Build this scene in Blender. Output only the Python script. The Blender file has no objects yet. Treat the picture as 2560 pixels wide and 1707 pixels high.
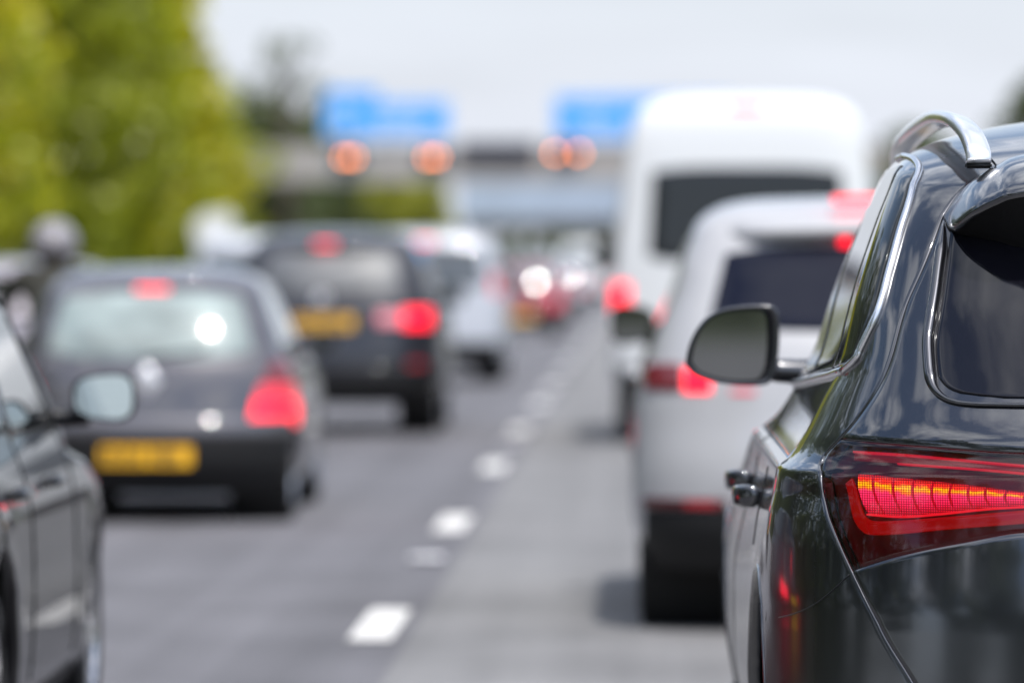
import bpy, bmesh, math, random
import numpy as np
from mathutils import Vector, Matrix, noise as mnoise
random.seed(7); RNG = np.random.default_rng(7)
SC = bpy.context.scene; COL = SC.collection
PI = math.pi
CAM_H = 1.466            # camera height above the carriageway, metres

# ---------------------------------------------------------------- materials
def new_mat(name):
    m = bpy.data.materials.new(name); m.use_nodes = True
    nt = m.node_tree; nt.nodes.clear()
    o = nt.nodes.new('ShaderNodeOutputMaterial')
    return m, nt, o
def node(nt, t, **kw):
    n = nt.nodes.new(t)
    for k, v in kw.items():
        if k in n.inputs: n.inputs[k].default_value = v
        else: setattr(n, k, v)
    return n
def noise_tex(nt, scale, detail=4, rough=.55, vec=None, coord='Object'):
    tc = node(nt, 'ShaderNodeTexCoord')
    n = node(nt, 'ShaderNodeTexNoise', Scale=scale, Detail=detail, Roughness=rough)
    nt.links.new(vec if vec else tc.outputs[coord], n.inputs['Vector'])
    return n
def ramp(nt, fac, stops):
    r = node(nt, 'ShaderNodeValToRGB'); e = r.color_ramp.elements
    while len(e) < len(stops): e.new(.5)
    for i, (p, c) in enumerate(stops):
        e[i].position = p; e[i].color = (*c, 1) if len(c) == 3 else c
    nt.links.new(fac, r.inputs['Fac']); return r
def principled(name, col, rough=.5, metal=0, coat=0, coat_rough=.03, spec=.5, vary=0, vscale=6, bump=0, bscale=200):
    m, nt, o = new_mat(name)
    b = node(nt, 'ShaderNodeBsdfPrincipled', Roughness=rough, Metallic=metal)
    b.inputs['Base Color'].default_value = (*col, 1)
    b.inputs['Coat Weight'].default_value = coat; b.inputs['Coat Roughness'].default_value = coat_rough
    b.inputs['Specular IOR Level'].default_value = spec
    if vary:
        n = noise_tex(nt, vscale)
        r = ramp(nt, n.outputs['Fac'], [(.3, tuple(c*(1-vary) for c in col)), (.7, tuple(min(1, c*(1+vary)) for c in col))])
        nt.links.new(r.outputs['Color'], b.inputs['Base Color'])
    if bump:
        n2 = noise_tex(nt, bscale, 2)
        bp = node(nt, 'ShaderNodeBump', Strength=bump, Distance=.002)
        nt.links.new(n2.outputs['Fac'], bp.inputs['Height']); nt.links.new(bp.outputs['Normal'], b.inputs['Normal'])
    nt.links.new(b.outputs[0], o.inputs[0]); return m
def paint(name, col, metal=.3, flake=.25, dust=.0, ior=1.55, base_rough=.42, film=.012, low=0, cw=1.):
    """car paint: pigment under a clear coat, with a film of road dust that dulls the gloss in patches"""
    m, nt, o = new_mat(name)
    b = node(nt, 'ShaderNodeBsdfPrincipled', Metallic=metal, Roughness=base_rough)
    b.inputs['Coat Weight'].default_value = cw; b.inputs['Coat IOR'].default_value = ior; b.inputs['Specular IOR Level'].default_value = .5*cw
    n = noise_tex(nt, 3.2, 8, .7)
    r = ramp(nt, n.outputs['Fac'], [(.3, (film,)*3), (.75, (film*1.9,)*3)])
    if low:     # road film: the lower a panel sits, the duller its gloss
        tc = node(nt, 'ShaderNodeTexCoord'); sp = node(nt, 'ShaderNodeSeparateXYZ'); nt.links.new(tc.outputs['Object'], sp.inputs[0])
        mr = node(nt, 'ShaderNodeMapRange'); mr.inputs['From Min'].default_value = 1.03; mr.inputs['From Max'].default_value = .55; mr.inputs['To Min'].default_value = 0; mr.inputs['To Max'].default_value = low
        nt.links.new(sp.outputs['Z'], mr.inputs['Value'])
        ad = node(nt, 'ShaderNodeMath', operation='ADD'); nt.links.new(mr.outputs[0], ad.inputs[0]); nt.links.new(r.outputs['Color'], ad.inputs[1])
        nt.links.new(ad.outputs[0], b.inputs['Coat Roughness'])
    else: nt.links.new(r.outputs['Color'], b.inputs['Coat Roughness'])
    n2 = noise_tex(nt, 420, 2, .5)
    d = tuple(min(1, c+dust*k) for c, k in zip(col, (.030, .029, .027)))
    r2 = ramp(nt, n2.outputs['Fac'], [(.38, col), (.72, d if dust else tuple(min(1, c*1.12) for c in col))])
    nt.links.new(r2.outputs['Color'], b.inputs['Base Color'])
    nt.links.new(b.outputs[0], o.inputs[0]); return m
def emit(name, col, s, rough=.15, base=(.25, .005, .01)):
    m, nt, o = new_mat(name)
    b = node(nt, 'ShaderNodeBsdfPrincipled', Roughness=rough)
    b.inputs['Base Color'].default_value = (*base, 1); b.inputs['Coat Weight'].default_value = 1
    b.inputs['Emission Color'].default_value = (*col, 1); b.inputs['Emission Strength'].default_value = s
    nt.links.new(b.outputs[0], o.inputs[0]); return m
def car_glass(name, col=(.012, .014, .016), dust=0., spec=.5, ior=1.5):
    m, nt, o = new_mat(name)
    b = node(nt, 'ShaderNodeBsdfPrincipled', Roughness=.02)
    b.inputs['Base Color'].default_value = (*col, 1); b.inputs['IOR'].default_value = ior
    b.inputs['Coat Weight'].default_value = .0
    if dust:
        tc = node(nt, 'ShaderNodeTexCoord')
        mp = node(nt, 'ShaderNodeMapping'); mp.inputs['Scale'].default_value = (1, 1, .35)
        nt.links.new(tc.outputs['Object'], mp.inputs['Vector'])
        n = noise_tex(nt, 700, 3, .7); n1 = noise_tex(nt, 5, 5, .6, mp.outputs['Vector'])
        mul = node(nt, 'ShaderNodeMath', operation='MULTIPLY')
        nt.links.new(n.outputs['Fac'], mul.inputs[0]); nt.links.new(n1.outputs['Fac'], mul.inputs[1])
        r = ramp(nt, mul.outputs[0], [(.15, col), (.45, tuple(c+dust*.14 for c in col))])
        nt.links.new(r.outputs['Color'], b.inputs['Base Color'])
        r3 = ramp(nt, n1.outputs['Fac'], [(.3, (.02,)*3), (.75, (.09,)*3)])
        nt.links.new(r3.outputs['Color'], b.inputs['Roughness'])
    nt.links.new(b.outputs[0], o.inputs[0]); return m
def lens_mat(name, tint, fres=1.5, dirt=.0):
    """tinted clear plastic cover: tinted see-through body under a glossy skin"""
    m, nt, o = new_mat(name)
    t = node(nt, 'ShaderNodeBsdfTransparent'); t.inputs['Color'].default_value = (*tint, 1)
    g = node(nt, 'ShaderNodeBsdfGlossy', Roughness=.07)
    f = node(nt, 'ShaderNodeFresnel', IOR=fres)
    mx = node(nt, 'ShaderNodeMixShader')
    nt.links.new(f.outputs[0], mx.inputs[0]); nt.links.new(t.outputs[0], mx.inputs[1]); nt.links.new(g.outputs[0], mx.inputs[2])
    d = node(nt, 'ShaderNodeBsdfDiffuse'); d.inputs['Color'].default_value = (.22, .18, .17, 1)
    n = noise_tex(nt, 320, 6, .75)
    r = ramp(nt, n.outputs['Fac'], [(.45, (0, 0, 0)), (.8, (dirt,)*3)])
    mx2 = node(nt, 'ShaderNodeMixShader')
    nt.links.new(r.outputs['Color'], mx2.inputs[0]); nt.links.new(mx.outputs[0], mx2.inputs[1]); nt.links.new(d.outputs[0], mx2.inputs[2])
    nt.links.new(mx2.outputs[0], o.inputs[0]); return m

M = {}
M['hero'] = paint('dark_blue_black_paint', (.022, .0235, .031), .85, dust=.06, ior=1.95, base_rough=.34, film=.026, low=.19)
M['black_paint'] = paint('black_paint', (.006, .006, .008), .05, ior=1.40, cw=.55)
M['grey_paint'] = paint('dark_grey_paint', (.078, .073, .083), .35, ior=1.75)
M['navy_paint'] = paint('blue_black_paint', (.009, .009, .015), .3)
M['white_paint'] = paint('white_paint', (.66, .67, .68), 0, ior=1.5)
M['pearl_paint'] = paint('silver_white_paint', (.42, .42, .435), .1, ior=1.5)
M['silver_paint'] = paint('silver_paint', (.46, .48, .53), .2, film=.07)
M['van_paint'] = paint('satin_silver_paint', (.46, .48, .53), .1, film=.28)
M['mauve_paint'] = paint('grey_mauve_paint', (.40, .37, .41), .3)
M['red_paint'] = paint('dark_red_paint', (.22, .03, .04), .2)
M['mid_paint'] = paint('mid_grey_paint', (.30, .31, .35), .3)
M['trim'] = principled('black_plastic_trim', (.010, .010, .011), .6, spec=.3, bump=.3, bscale=350)
M['well'] = principled('dark_void', (.006, .006, .006), .9)
M['seal'] = principled('black_rubber_seal', (.006, .006, .007), .35)
M['gloss_black'] = principled('gloss_black', (.005, .005, .006), .06, coat=1)
M['tyre'] = principled('tyre_rubber', (.022, .021, .021), .8, bump=.5, bscale=90)
M['alloy'] = principled('alloy_wheel', (.60, .60, .62), .22, metal=.9, coat=.6)
M['chrome'] = principled('brushed_aluminium', (.80, .81, .84), .24, metal=1)
M['rail'] = principled('anodised_aluminium', (.90, .91, .94), .28, metal=.8, coat=.6, coat_rough=.08)
M['mirror'] = principled('mirror_glass', (.27, .275, .28), .03, metal=1)
M['mirror_teal'] = principled('mirror_glass_pale', (.55, .61, .62), .04, metal=1)
M['glass'] = car_glass('dark_car_glass')
M['glass_navy'] = car_glass('navy_tinted_glass', (.006, .008, .020), ior=1.30)
M['glass_hero'] = car_glass('tinted_rear_glass', (.004, .004, .008), dust=.05, ior=1.5)
M['glass_side'] = car_glass('side_window_glass', (.02, .022, .022), ior=1.55)
M['glass_sky_painted'] = principled('car_glass_painted_sky_light', (.23, .28, .275), .09, coat=1, vary=.5, vscale=2.6)  # opaque; pale base stands in for reflected sky and light through the window
M['glass_grey'] = principled('grey_car_glass', (.09, .10, .11), .08, coat=1, vary=.4, vscale=4)
M['plate_yellow'] = principled('yellow_number_plate', (.95, .50, .008), .35, coat=.4)
M['plate_ink'] = principled('plate_black', (.02, .02, .02), .5)
M['brake'] = emit('lit_brake_lamp', (1, .004, .028), 2.6)
M['brake_hot'] = emit('lit_brake_lamp_bright', (1, .003, .022), 2.9)
M['brake_dim'] = emit('red_tail_lamp', (1, .05, .10), .8)
M['emblem'] = principled('pale_silver_emblem', (.92, .91, .93), .28, metal=.6)
M['glass_matt'] = principled('grey_dusty_car_glass', (.085, .092, .105), .42, coat=0, vary=.4, vscale=4)
M['reflector'] = principled('red_reflector', (.42, .008, .016), .15, coat=1)
M['dark_lens'] = principled('dark_red_reflector', (.07, .006, .009), .2, coat=.5)
M['red_lens'] = principled('unlit_red_lens', (.16, .008, .014), .08, coat=1)
M['clear_lens'] = principled('pale_lamp_lens', (.55, .45, .47), .08, coat=1)
M['asphalt_left'] = None

# ---------------------------------------------------------------- object helpers
def tag(o, label=None, cat=None, group=None, kind=None):
    if label: o['label'] = label
    if cat: o['category'] = cat
    if group: o['group'] = group
    if kind: o['kind'] = kind
    return o
def thing(name, label, cat, loc=(0, 0, 0), rz=0, group=None):
    o = bpy.data.objects.new(name, None); COL.objects.link(o)
    o.location = loc; o.rotation_euler = (0, 0, rz); o.empty_display_size = .2
    return tag(o, label, cat, group)
def link(name, bm, mat, parent=None, smooth=True, loc=None):
    bmesh.ops.recalc_face_normals(bm, faces=bm.faces) if name != 'crown' else None
    me = bpy.data.meshes.new(name); bm.to_mesh(me); bm.free()
    for mm in (mat if isinstance(mat, (list, tuple)) else [mat]): me.materials.append(mm)
    if smooth: me.polygons.foreach_set('use_smooth', [True]*len(me.polygons))
    o = bpy.data.objects.new(name, me); COL.objects.link(o)
    if parent: o.parent = parent
    if loc: o.location = loc
    return o
def copy_tree(o, parent=None):
    c = o.copy(); COL.objects.link(c); c.parent = parent
    for ch in o.children: copy_tree(ch, c)
    return c
def box(bm, x0, x1, y0, y1, z0, z1, mi=0, bev=0):
    vs = [bm.verts.new((x, y, z)) for x in (x0, x1) for y in (y0, y1) for z in (z0, z1)]
    fs = [bm.faces.new([vs[i] for i in q]) for q in ((0, 1, 3, 2), (4, 6, 7, 5), (0, 4, 5, 1), (2, 3, 7, 6), (0, 2, 6, 4), (1, 5, 7, 3))]
    for f in fs: f.material_index = mi
    if bev:
        es = list({e for f in fs for e in f.edges})
        bmesh.ops.bevel(bm, geom=es, offset=bev, segments=2, affect='EDGES')
    return fs
def boxed(x0, x1, y0, y1, z0, z1, bev=0):
    bm = bmesh.new(); box(bm, x0, x1, y0, y1, z0, z1, 0, bev); return bm
def tube(bm, pts, rad, n=8, caps=True, prof=None, up=(0, 0, 1)):
    """sweep a round (or given) profile along pts; rad: number or per-point list"""
    P = [Vector(p) for p in pts]; N = len(P)
    rings = []
    for i in range(N):
        t = (P[min(i+1, N-1)]-P[max(i-1, 0)]).normalized()
        u = Vector(up); a = t.cross(u)
        if a.length < 1e-4: a = t.cross(Vector((1, 0, 0)))
        a.normalize(); b = a.cross(t).normalized()
        r = rad[i] if isinstance(rad, (list, tuple)) else rad
        q = prof if prof else [(math.cos(2*PI*k/n), math.sin(2*PI*k/n)) for k in range(n)]
        rings.append([bm.verts.new(P[i]+a*(c*r)+b*(s*r)) for c, s in q])
    m = len(rings[0])
    for i in range(N-1):
        for k in range(m):
            bm.faces.new((rings[i][k], rings[i][(k+1) % m], rings[i+1][(k+1) % m], rings[i+1][k]))
    if caps:
        bm.faces.new(rings[0][::-1]); bm.faces.new(rings[-1])
def lathe_x(bm, prof, n=40, cx=0):
    """revolve (x, r) profile about the X axis"""
    rings = [[bm.verts.new((cx+x, r*math.cos(2*PI*k/n), r*math.sin(2*PI*k/n))) for k in range(n)] for x, r in prof]
    for i in range(len(prof)-1):
        for k in range(n):
            bm.faces.new((rings[i][k], rings[i][(k+1) % n], rings[i+1][(k+1) % n], rings[i+1][k]))
    return rings
def smooth_path(pts, n):
    """Catmull-Rom resampling"""
    P = [np.array(p, float) for p in pts]; P = [2*P[0]-P[1]]+P+[2*P[-1]-P[-2]]
    out = []; m = len(P)-3
    for j in range(n):
        t = j/(n-1)*m; i = min(int(t), m-1); u = t-i
        a, b, c, d = P[i:i+4]
        out.append(tuple(.5*((2*b)+(c-a)*u+(2*a-5*b+4*c-d)*u*u+(3*b-a-3*c+d)*u**3)))
    return out

# ---------------------------------------------------------------- smooth body shells
class Pchip:
    def __init__(s, x, y):
        x = np.array(x, float); y = np.array(y, float); s.x = x; s.y = y
        h = np.diff(x); d = np.diff(y)/h; n = len(x); m = np.zeros(n)
        for i in range(1, n-1):
            if d[i-1]*d[i] > 0:
                w1 = 2*h[i]+h[i-1]; w2 = h[i]+2*h[i-1]
                m[i] = (w1+w2)/(w1/d[i-1]+w2/d[i])
        if n > 1: m[0] = d[0]; m[-1] = d[-1]
        s.m = m
    def __call__(s, t):
        t = np.clip(np.asarray(t, float), s.x[0], s.x[-1])
        i = np.clip(np.searchsorted(s.x, t)-1, 0, len(s.x)-2)
        h = s.x[i+1]-s.x[i]; u = (t-s.x[i])/h
        return ((1+2*u)*(1-u)**2*s.y[i]+u*(1-u)**2*h*s.m[i]+u*u*(3-2*u)*s.y[i+1]+u*u*(u-1)*h*s.m[i+1])
def curve(*pts):
    pts = sorted(pts); return Pchip([p[0] for p in pts], [p[1] for p in pts])
class Shell:
    """rows of (z, half width, rear y, rear corner depth, front y, front corner depth)"""
    def __init__(s, rows, p=2.6, pf=2.3, wheels=(), flare=0.0, R=.36, taper=0.):
        r = list(zip(*rows)); s.rows = rows; s.z = r[0]; s.z0 = r[0][0]; s.z1 = r[0][-1]
        s.f = [Pchip(r[0], c) for c in r[1:6]]; s.p = p; s.pf = pf; s.wheels = wheels; s.fl = flare; s.R = R; s.taper = taper
        s.L = max(r[4])
    def q(s, z):
        W, yr, br, yf, bf = [f(z) for f in s.f]
        k = np.minimum(1, .96*(yf-yr)/(br+bf))
        return W, yr, br*k, yf, bf*k
    def flare(s, y, z):
        e = 0*y
        for (wy, wz) in s.wheels:
            d = np.hypot(y-wy, z-wz); e = e+s.fl*np.exp(-((d-s.R)/.055)**2)
        return e
    def tp(s, y, z):
        """flanks draw in towards the tail below the shoulder line"""
        return 1-s.taper*np.clip((2.2-y)/1.5, 0, 1)*np.clip((.97-z)/.2, 0, 1) if s.taper else 1.
    def half_w(s, y, z):
        W, yr, br, yf, bf = s.q(z); y = np.asarray(y, float)
        dr = np.clip((yr+br-y)/br, 0, 1); df = np.clip((y-(yf-bf))/bf, 0, 1)
        k = (1-dr**s.p)**(1/s.p)*(1-df**s.pf)**(1/s.pf)
        return W*k*s.tp(y, z)+s.flare(y, z)*k**6
    def rear(s, ph, z):
        """ph: angle along the rear arc, 0 centre .. +-pi/2 at the side"""
        W, yr, br, yf, bf = s.q(z)
        r = np.abs(np.sin(ph))**(2/s.p); d = 1-np.abs(np.cos(ph))**(2/s.p)
        y = yr+br*d; x = np.sign(ph)*(W*r*s.tp(y, z)+s.flare(y, z)*r**12)
        return x, y
    def phi(s, x, z):
        W = s.f[0](z); r = np.clip(np.abs(x)/W, 0, 1)
        return np.sign(x)*np.arcsin(r**(s.p/2))
    def rear_y(s, x, z):
        return s.rear(s.phi(x, z), z)[1]
    def front_y(s, x, z):
        W, yr, br, yf, bf = s.q(z); r = np.clip(np.abs(x)/W, 0, 1)
        return yf-bf*(1-(1-r**s.pf)**(1/s.pf))
    def ring(s, z, na, ns, nf, xr=0.):
        """half outline at height z from |x| = xr at the rear round to the front centre"""
        W, yr, br, yf, bf = s.q(z)
        p0 = float(s.phi(xr, z)); x1, y1 = s.rear(np.linspace(p0, PI/2, na), z)
        ys = np.linspace(yr+br, yf-bf, ns+2)[1:-1]; xs = s.half_w(ys, z)
        t = np.linspace(PI/2, 0, nf)
        xf = W*np.abs(np.sin(t))**(2/s.pf); yf_ = yf-bf*(1-np.abs(np.cos(t))**(2/s.pf))
        return np.concatenate([x1, xs, xf]), np.concatenate([y1, ys, yf_])
    def levels(s, per=6, lim=None):
        out = []
        for a, b in zip(s.z[:-1], s.z[1:]): out += list(np.linspace(a, b, per, endpoint=False))
        out.append(s.z[-1]); return [z for z in out if not lim or lim[0] <= z <= lim[1]]
def skirt(bm, bev=.002, depth=.008):
    """round the open edges of a panel over and turn them inwards"""
    bm.normal_update()
    be = [e for e in bm.edges if len(e.link_faces) == 1]
    out, nor = {}, {}
    for e in be:
        f = e.link_faces[0]; mid = (e.verts[0].co+e.verts[1].co)/2
        d = (e.verts[1].co-e.verts[0].co).normalized()
        a = mid-f.calc_center_median(); a = a-d*a.dot(d)
        if a.length > 1e-9: a.normalize()
        for v in e.verts:
            out.setdefault(v, Vector()); out[v] += a; nor.setdefault(v, Vector()); nor[v] += f.normal
    v1, v2 = {}, {}
    for v in out:
        a = out[v].normalized() if out[v].length > 1e-6 else Vector(); n = nor[v].normalized()
        v1[v] = bm.verts.new(v.co+a*bev-n*bev*.8); v2[v] = bm.verts.new(v.co+a*bev*1.1-n*depth)
    for e in be:
        a, b = e.verts; f = e.link_faces[0]
        lp = [l for l in f.loops if l.edge == e][0]
        if lp.vert == a: a, b = b, a
        n1 = bm.faces.new((a, b, v1[b], v1[a])); n2 = bm.faces.new((v1[a], v1[b], v2[b], v2[a]))
        n1.material_index = n2.material_index = f.material_index
def grid_bm(P, off=0., hint=None, bev=.002, depth=.008, uv=False):
    """P[i][j] -> mesh pushed out along its own normals; hint = a point the panel faces away from"""
    P = np.asarray(P, float)
    du = np.gradient(P, axis=0); dv = np.gradient(P, axis=1)
    N = np.cross(du, dv); ln = np.linalg.norm(N, axis=2, keepdims=True); ln[ln < 1e-12] = 1; N = N/ln
    c = np.array(hint) if hint is not None else np.zeros(3)
    if (N*(P-c)).sum() < 0: N = -N
    P = P+N*off
    bm = bmesh.new(); nu, nv = P.shape[:2]
    vs = [[bm.verts.new(P[i, j]) for j in range(nv)] for i in range(nu)]
    lay = bm.loops.layers.uv.new('UVMap') if uv else None
    mid = N[nu//2, nv//2]
    for i in range(nu-1):
        for j in range(nv-1):
            try: f = bm.faces.new((vs[i][j], vs[i+1][j], vs[i+1][j+1], vs[i][j+1]))
            except ValueError: continue
            if lay:
                for l, (a, b) in zip(f.loops, ((i, j), (i+1, j), (i+1, j+1), (i, j+1))):
                    l[lay].uv = (a/(nu-1), b/(nv-1))
    bm.normal_update()
    fm = sum((f.normal.dot(Vector(mid)) for f in bm.faces))
    if fm < 0: bmesh.ops.reverse_faces(bm, faces=bm.faces)
    if depth: skirt(bm, bev, depth)
    return bm
def F(v): return v if callable(v) else (lambda t, v=v: 0*np.asarray(t, float)+v)
def rear_grid(S, xa, xb, zlo, zhi, nu=16, nv=10):
    xa, xb, zlo, zhi = map(F, (xa, xb, zlo, zhi)); P = np.zeros((nu, nv, 3))
    for i, s in enumerate(np.linspace(0, 1, nu)):
        for j, v in enumerate(np.linspace(0, 1, nv)):
            z = .5*(float(zlo(0.))+float(zhi(0.)))
            for _ in range(6):
                ph = (1-s)*S.phi(float(xa(z)), z)+s*S.phi(float(xb(z)), z)
                x, y = S.rear(ph, z); z = (1-v)*float(zlo(abs(x)))+v*float(zhi(abs(x)))
            x, y = S.rear((1-s)*S.phi(float(xa(z)), z)+s*S.phi(float(xb(z)), z), z)
            P[i, j] = (x, y, z)
    return P
def side_grid(S, side, ya, yb, zlo, zhi, nu=16, nv=8):
    ya, yb, zlo, zhi = map(F, (ya, yb, zlo, zhi)); P = np.zeros((nu, nv, 3))
    for i, s in enumerate(np.linspace(0, 1, nu)):
        for j, v in enumerate(np.linspace(0, 1, nv)):
            z = .5*(float(zlo(1.5))+float(zhi(1.5)))
            for _ in range(6):
                y = (1-s)*float(ya(z))+s*float(yb(z)); z = (1-v)*float(zlo(y))+v*float(zhi(y))
            P[i, j] = (side*float(S.half_w(y, z)), y, z)
    return P
def front_grid(S, xb, xt, zlo, zhi, nu=16, nv=8):
    P = np.zeros((nu, nv, 3))
    for i, s in enumerate(np.linspace(-1, 1, nu)):
        for j, v in enumerate(np.linspace(0, 1, nv)):
            z = (1-v)*zlo+v*zhi; x = s*((1-v)*xb+v*xt)
            P[i, j] = (x, float(S.front_y(x, z)), z)
    return P
def cut_arches(bm, wheels, R, xmin=.5):
    """cut round wheel openings through the flanks of a body shell"""
    for (wy, wz) in wheels:
        d = lambda v: math.hypot(v.co.y-wy, v.co.z-wz)-R
        ok = lambda v: abs(v.co.x) > xmin
        new = []
        for e in list(bm.edges):
            a, b = e.verts
            if not (ok(a) and ok(b)): continue
            da, db = d(a), d(b)
            if abs(da) < 1e-5: new.append(a); continue
            if da*db < 0:
                t = da/(da-db)
                for _ in range(3):
                    p = a.co.lerp(b.co, t); dp = math.hypot(p.y-wy, p.z-wz)-R
                    t -= dp/(db-da)
                _, nv = bmesh.utils.edge_split(e, a, min(max(t, .001), .999)); new.append(nv)
        bmesh.ops.connect_verts(bm, verts=list(set(new)))
        dead = []
        for f in bm.faces:
            c = f.calc_center_median()
            if abs(c.x) > xmin and math.hypot(c.y-wy, c.z-wz) < R-1e-4: dead.append(f)
        bmesh.ops.delete(bm, geom=dead, context='FACES')
def shell_bm(S, na=14, ns=30, nf=12, per=5, xr=None, arches=True, zs=None, xmin=.5, lip=.03):
    zs = zs or S.levels(per); bm = bmesh.new(); rows = []
    for z in zs:
        x, y = S.ring(z, na, ns, nf, float(xr(z)) if xr else 0.)
        X = np.concatenate([x, -x[::-1][1:]]); Y = np.concatenate([y, y[::-1][1:]])
        rows.append([bm.verts.new((a, b, z)) for a, b in zip(X, Y)])
    n = len(rows[0])
    for a, b in zip(rows[:-1], rows[1:]):
        for k in range(n-1): bm.faces.new((a[k], a[k+1], b[k+1], b[k]))
    bm.faces.new(rows[-1])
    if not xr: bm.faces.new(rows[0][::-1])
    bmesh.ops.remove_doubles(bm, verts=bm.verts, dist=1e-5)
    bmesh.ops.recalc_face_normals(bm, faces=bm.faces)
    if arches: cut_arches(bm, S.wheels, S.R, xmin)
    bmesh.ops.recalc_face_normals(bm, faces=bm.faces)
    bm.normal_update()
    if sum(f.normal.z for f in bm.faces if f.calc_center_median().z > S.z1-.15) < 0: bmesh.ops.reverse_faces(bm, faces=bm.faces)
    if xr or arches: skirt(bm, .003, lip)
    return bm

# ---------------------------------------------------------------- wheels
WHEELS = {}
def wheel_mesh(r, w, spokes=5):
    key = (round(r, 3), round(w, 3), spokes)
    if key in WHEELS: return WHEELS[key]
    bm = bmesh.new(); ri = r*.70
    lathe_x(bm, [(-w/2+.02, ri-.01), (-w/2, ri+.01), (-w/2-.004, (r+ri)/2), (-w/2+.008, r-.02), (-w/2+.03, r-.003), (0, r), (w/2-.03, r-.003), (w/2-.008, r-.02), (w/2+.004, (r+ri)/2), (w/2, ri+.01), (w/2-.02, ri-.01)], 44)
    bmesh.ops.recalc_face_normals(bm, faces=bm.faces)
    t = bpy.data.meshes.new('tyre'); bm.to_mesh(t); bm.free(); t.materials.append(M['tyre'])
    bm = bmesh.new()
    lathe_x(bm, [(w/2-.06, .02), (w/2-.06, ri-.03), (w/2-.02, ri-.025), (w/2-.004, ri-.012), (w/2-.004, ri), (w/2-.03, ri+.004)], 44)   # dish and rim lip
    for f in bm.faces:
        if f.calc_center_median().x < w/2-.035: f.material_index = 1
    for k in range(spokes):
        for s in (-1, 1):
            a = 2*PI*k/spokes+s*.16
            d = Vector((0, math.cos(a), math.sin(a))); c = Vector((0, -math.sin(a), math.cos(a)))
            vs = []
            for rr, ww, xx in ((.035, .022, w/2-.018), (ri-.015, .015, w/2-.012)):
                for q in (-1, 1):
                    for dx in (0, -.028): vs.append(bm.verts.new(Vector((xx+dx, 0, 0))+d*rr+c*(q*ww)))
            for q in ((0, 2, 6, 4), (1, 5, 7, 3), (0, 4, 5, 1), (2, 3, 7, 6), (0, 1, 3, 2), (4, 6, 7, 5)): bm.faces.new([vs[i] for i in q])
    rg = lathe_x(bm, [(w/2-.05, .062), (w/2-.012, .06), (w/2-.006, .045), (w/2-.006, .001)], 20)
    bmesh.ops.recalc_face_normals(bm, faces=bm.faces)
    rm = bpy.data.meshes.new('rim'); bm.to_mesh(rm); bm.free(); rm.materials.append(M['alloy']); rm.materials.append(M['trim'])
    for me in (t,): me.polygons.foreach_set('use_smooth', [True]*len(me.polygons))
    WHEELS[key] = (t, rm); return t, rm
ARCH = {}
def add_wheels(root, S, r, w, rim_mat=None, inset=.02):
    for (wy, wz) in S.wheels:
        for sd in (-1, 1):
            hw = float(S.half_w(wy, min(wz+.1, S.z1))); t, rm = wheel_mesh(r, w)
            a = bpy.data.objects.new('tyre', t); COL.objects.link(a); a.parent = root
            a.location = (sd*(hw-w/2-inset), wy, r); a.rotation_euler = (0, 0, 0 if sd > 0 else PI)
            b = bpy.data.objects.new('rim', rm); COL.objects.link(b); b.parent = a
            key = round(S.R, 3)
            if key not in ARCH:
                bm = bmesh.new(); g = lathe_x(bm, [(0, S.R+.012), (-.34, S.R+.012)], 40); bm.faces.new(g[-1])
                for v in list(bm.verts): pass
                bmesh.ops.recalc_face_normals(bm, faces=bm.faces)
                me = bpy.data.meshes.new('wheel_arch'); bm.to_mesh(me); bm.free(); me.materials.append(M['well'])
                ARCH[key] = me
            c = bpy.data.objects.new('wheel_arch', ARCH[key]); COL.objects.link(c); c.parent = root
            c.location = (sd*(hw-.028), wy, wz); c.rotation_euler = (0, 0, 0 if sd > 0 else PI)

# ---------------------------------------------------------------- door mirrors
def mirror_part(root, outline, depth, at, mat, glass, side, arm=None, back=0.0, gs=(.885, .885, 0), tilt=0.):
    """outline: closed (x, z) loop seen from behind, centred at `at`; housing bulges forwards"""
    n = len(outline); bm = bmesh.new()
    cx = sum(p[0] for p in outline)/n; cz = sum(p[1] for p in outline)/n
    rings = []
    for k, sc, dy in ((0, .90, .012), (1, .955, -.002), (2, 1.0, .004), (3, 1.0, .03), (4, .93, .07), (5, .76, .7*depth+.03), (6, .45, depth), (7, .1, depth+.012)):
        rings.append([bm.verts.new((cx+(x-cx)*sc, dy, cz+(z-cz)*sc)) for x, z in outline])
    for a, b in zip(rings[:-1], rings[1:]):
        for i in range(n): bm.faces.new((a[i], a[(i+1) % n], b[(i+1) % n], b[i]))
    bm.faces.new(rings[-1]); bm.faces.new(rings[0][::-1])
    if arm: tube(bm, smooth_path(arm, 9), [.035, .034, .032, .03, .03, .03, .032, .036, .04], 10)
    h = link('door_mirror', bm, mat, root, loc=at)
    bm = bmesh.new()
    f = [bm.verts.new((cx+(x-cx)*gs[0]+gs[2], -.001, cz+(z-cz)*gs[1])) for x, z in outline]
    g = [bm.verts.new((cx+(x-cx)*gs[0]+gs[2], .008, cz+(z-cz)*gs[1])) for x, z in outline]
    bm.faces.new(f); bm.faces.new(g[::-1])
    for i in range(n): bm.faces.new((f[i], f[(i+1) % n], g[(i+1) % n], g[i]))
    m = link('mirror_glass', bm, glass, h, smooth=False); m.location = (0, .004+back-abs(tilt)*.03, 0); m.rotation_euler = (-tilt, 0, 0)
    return h
def round_outline(w, h, k=3.2, n=28, skew=0.):
    out = []
    for i in range(n):
        a = 2*PI*i/n; c, s = math.cos(a), math.sin(a)
        x = math.copysign(abs(c)**(2/k), c)*w/2; z = math.copysign(abs(s)**(2/k), s)*h/2
        out.append((x, z*(1+skew*x/w)))
    return out
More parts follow.
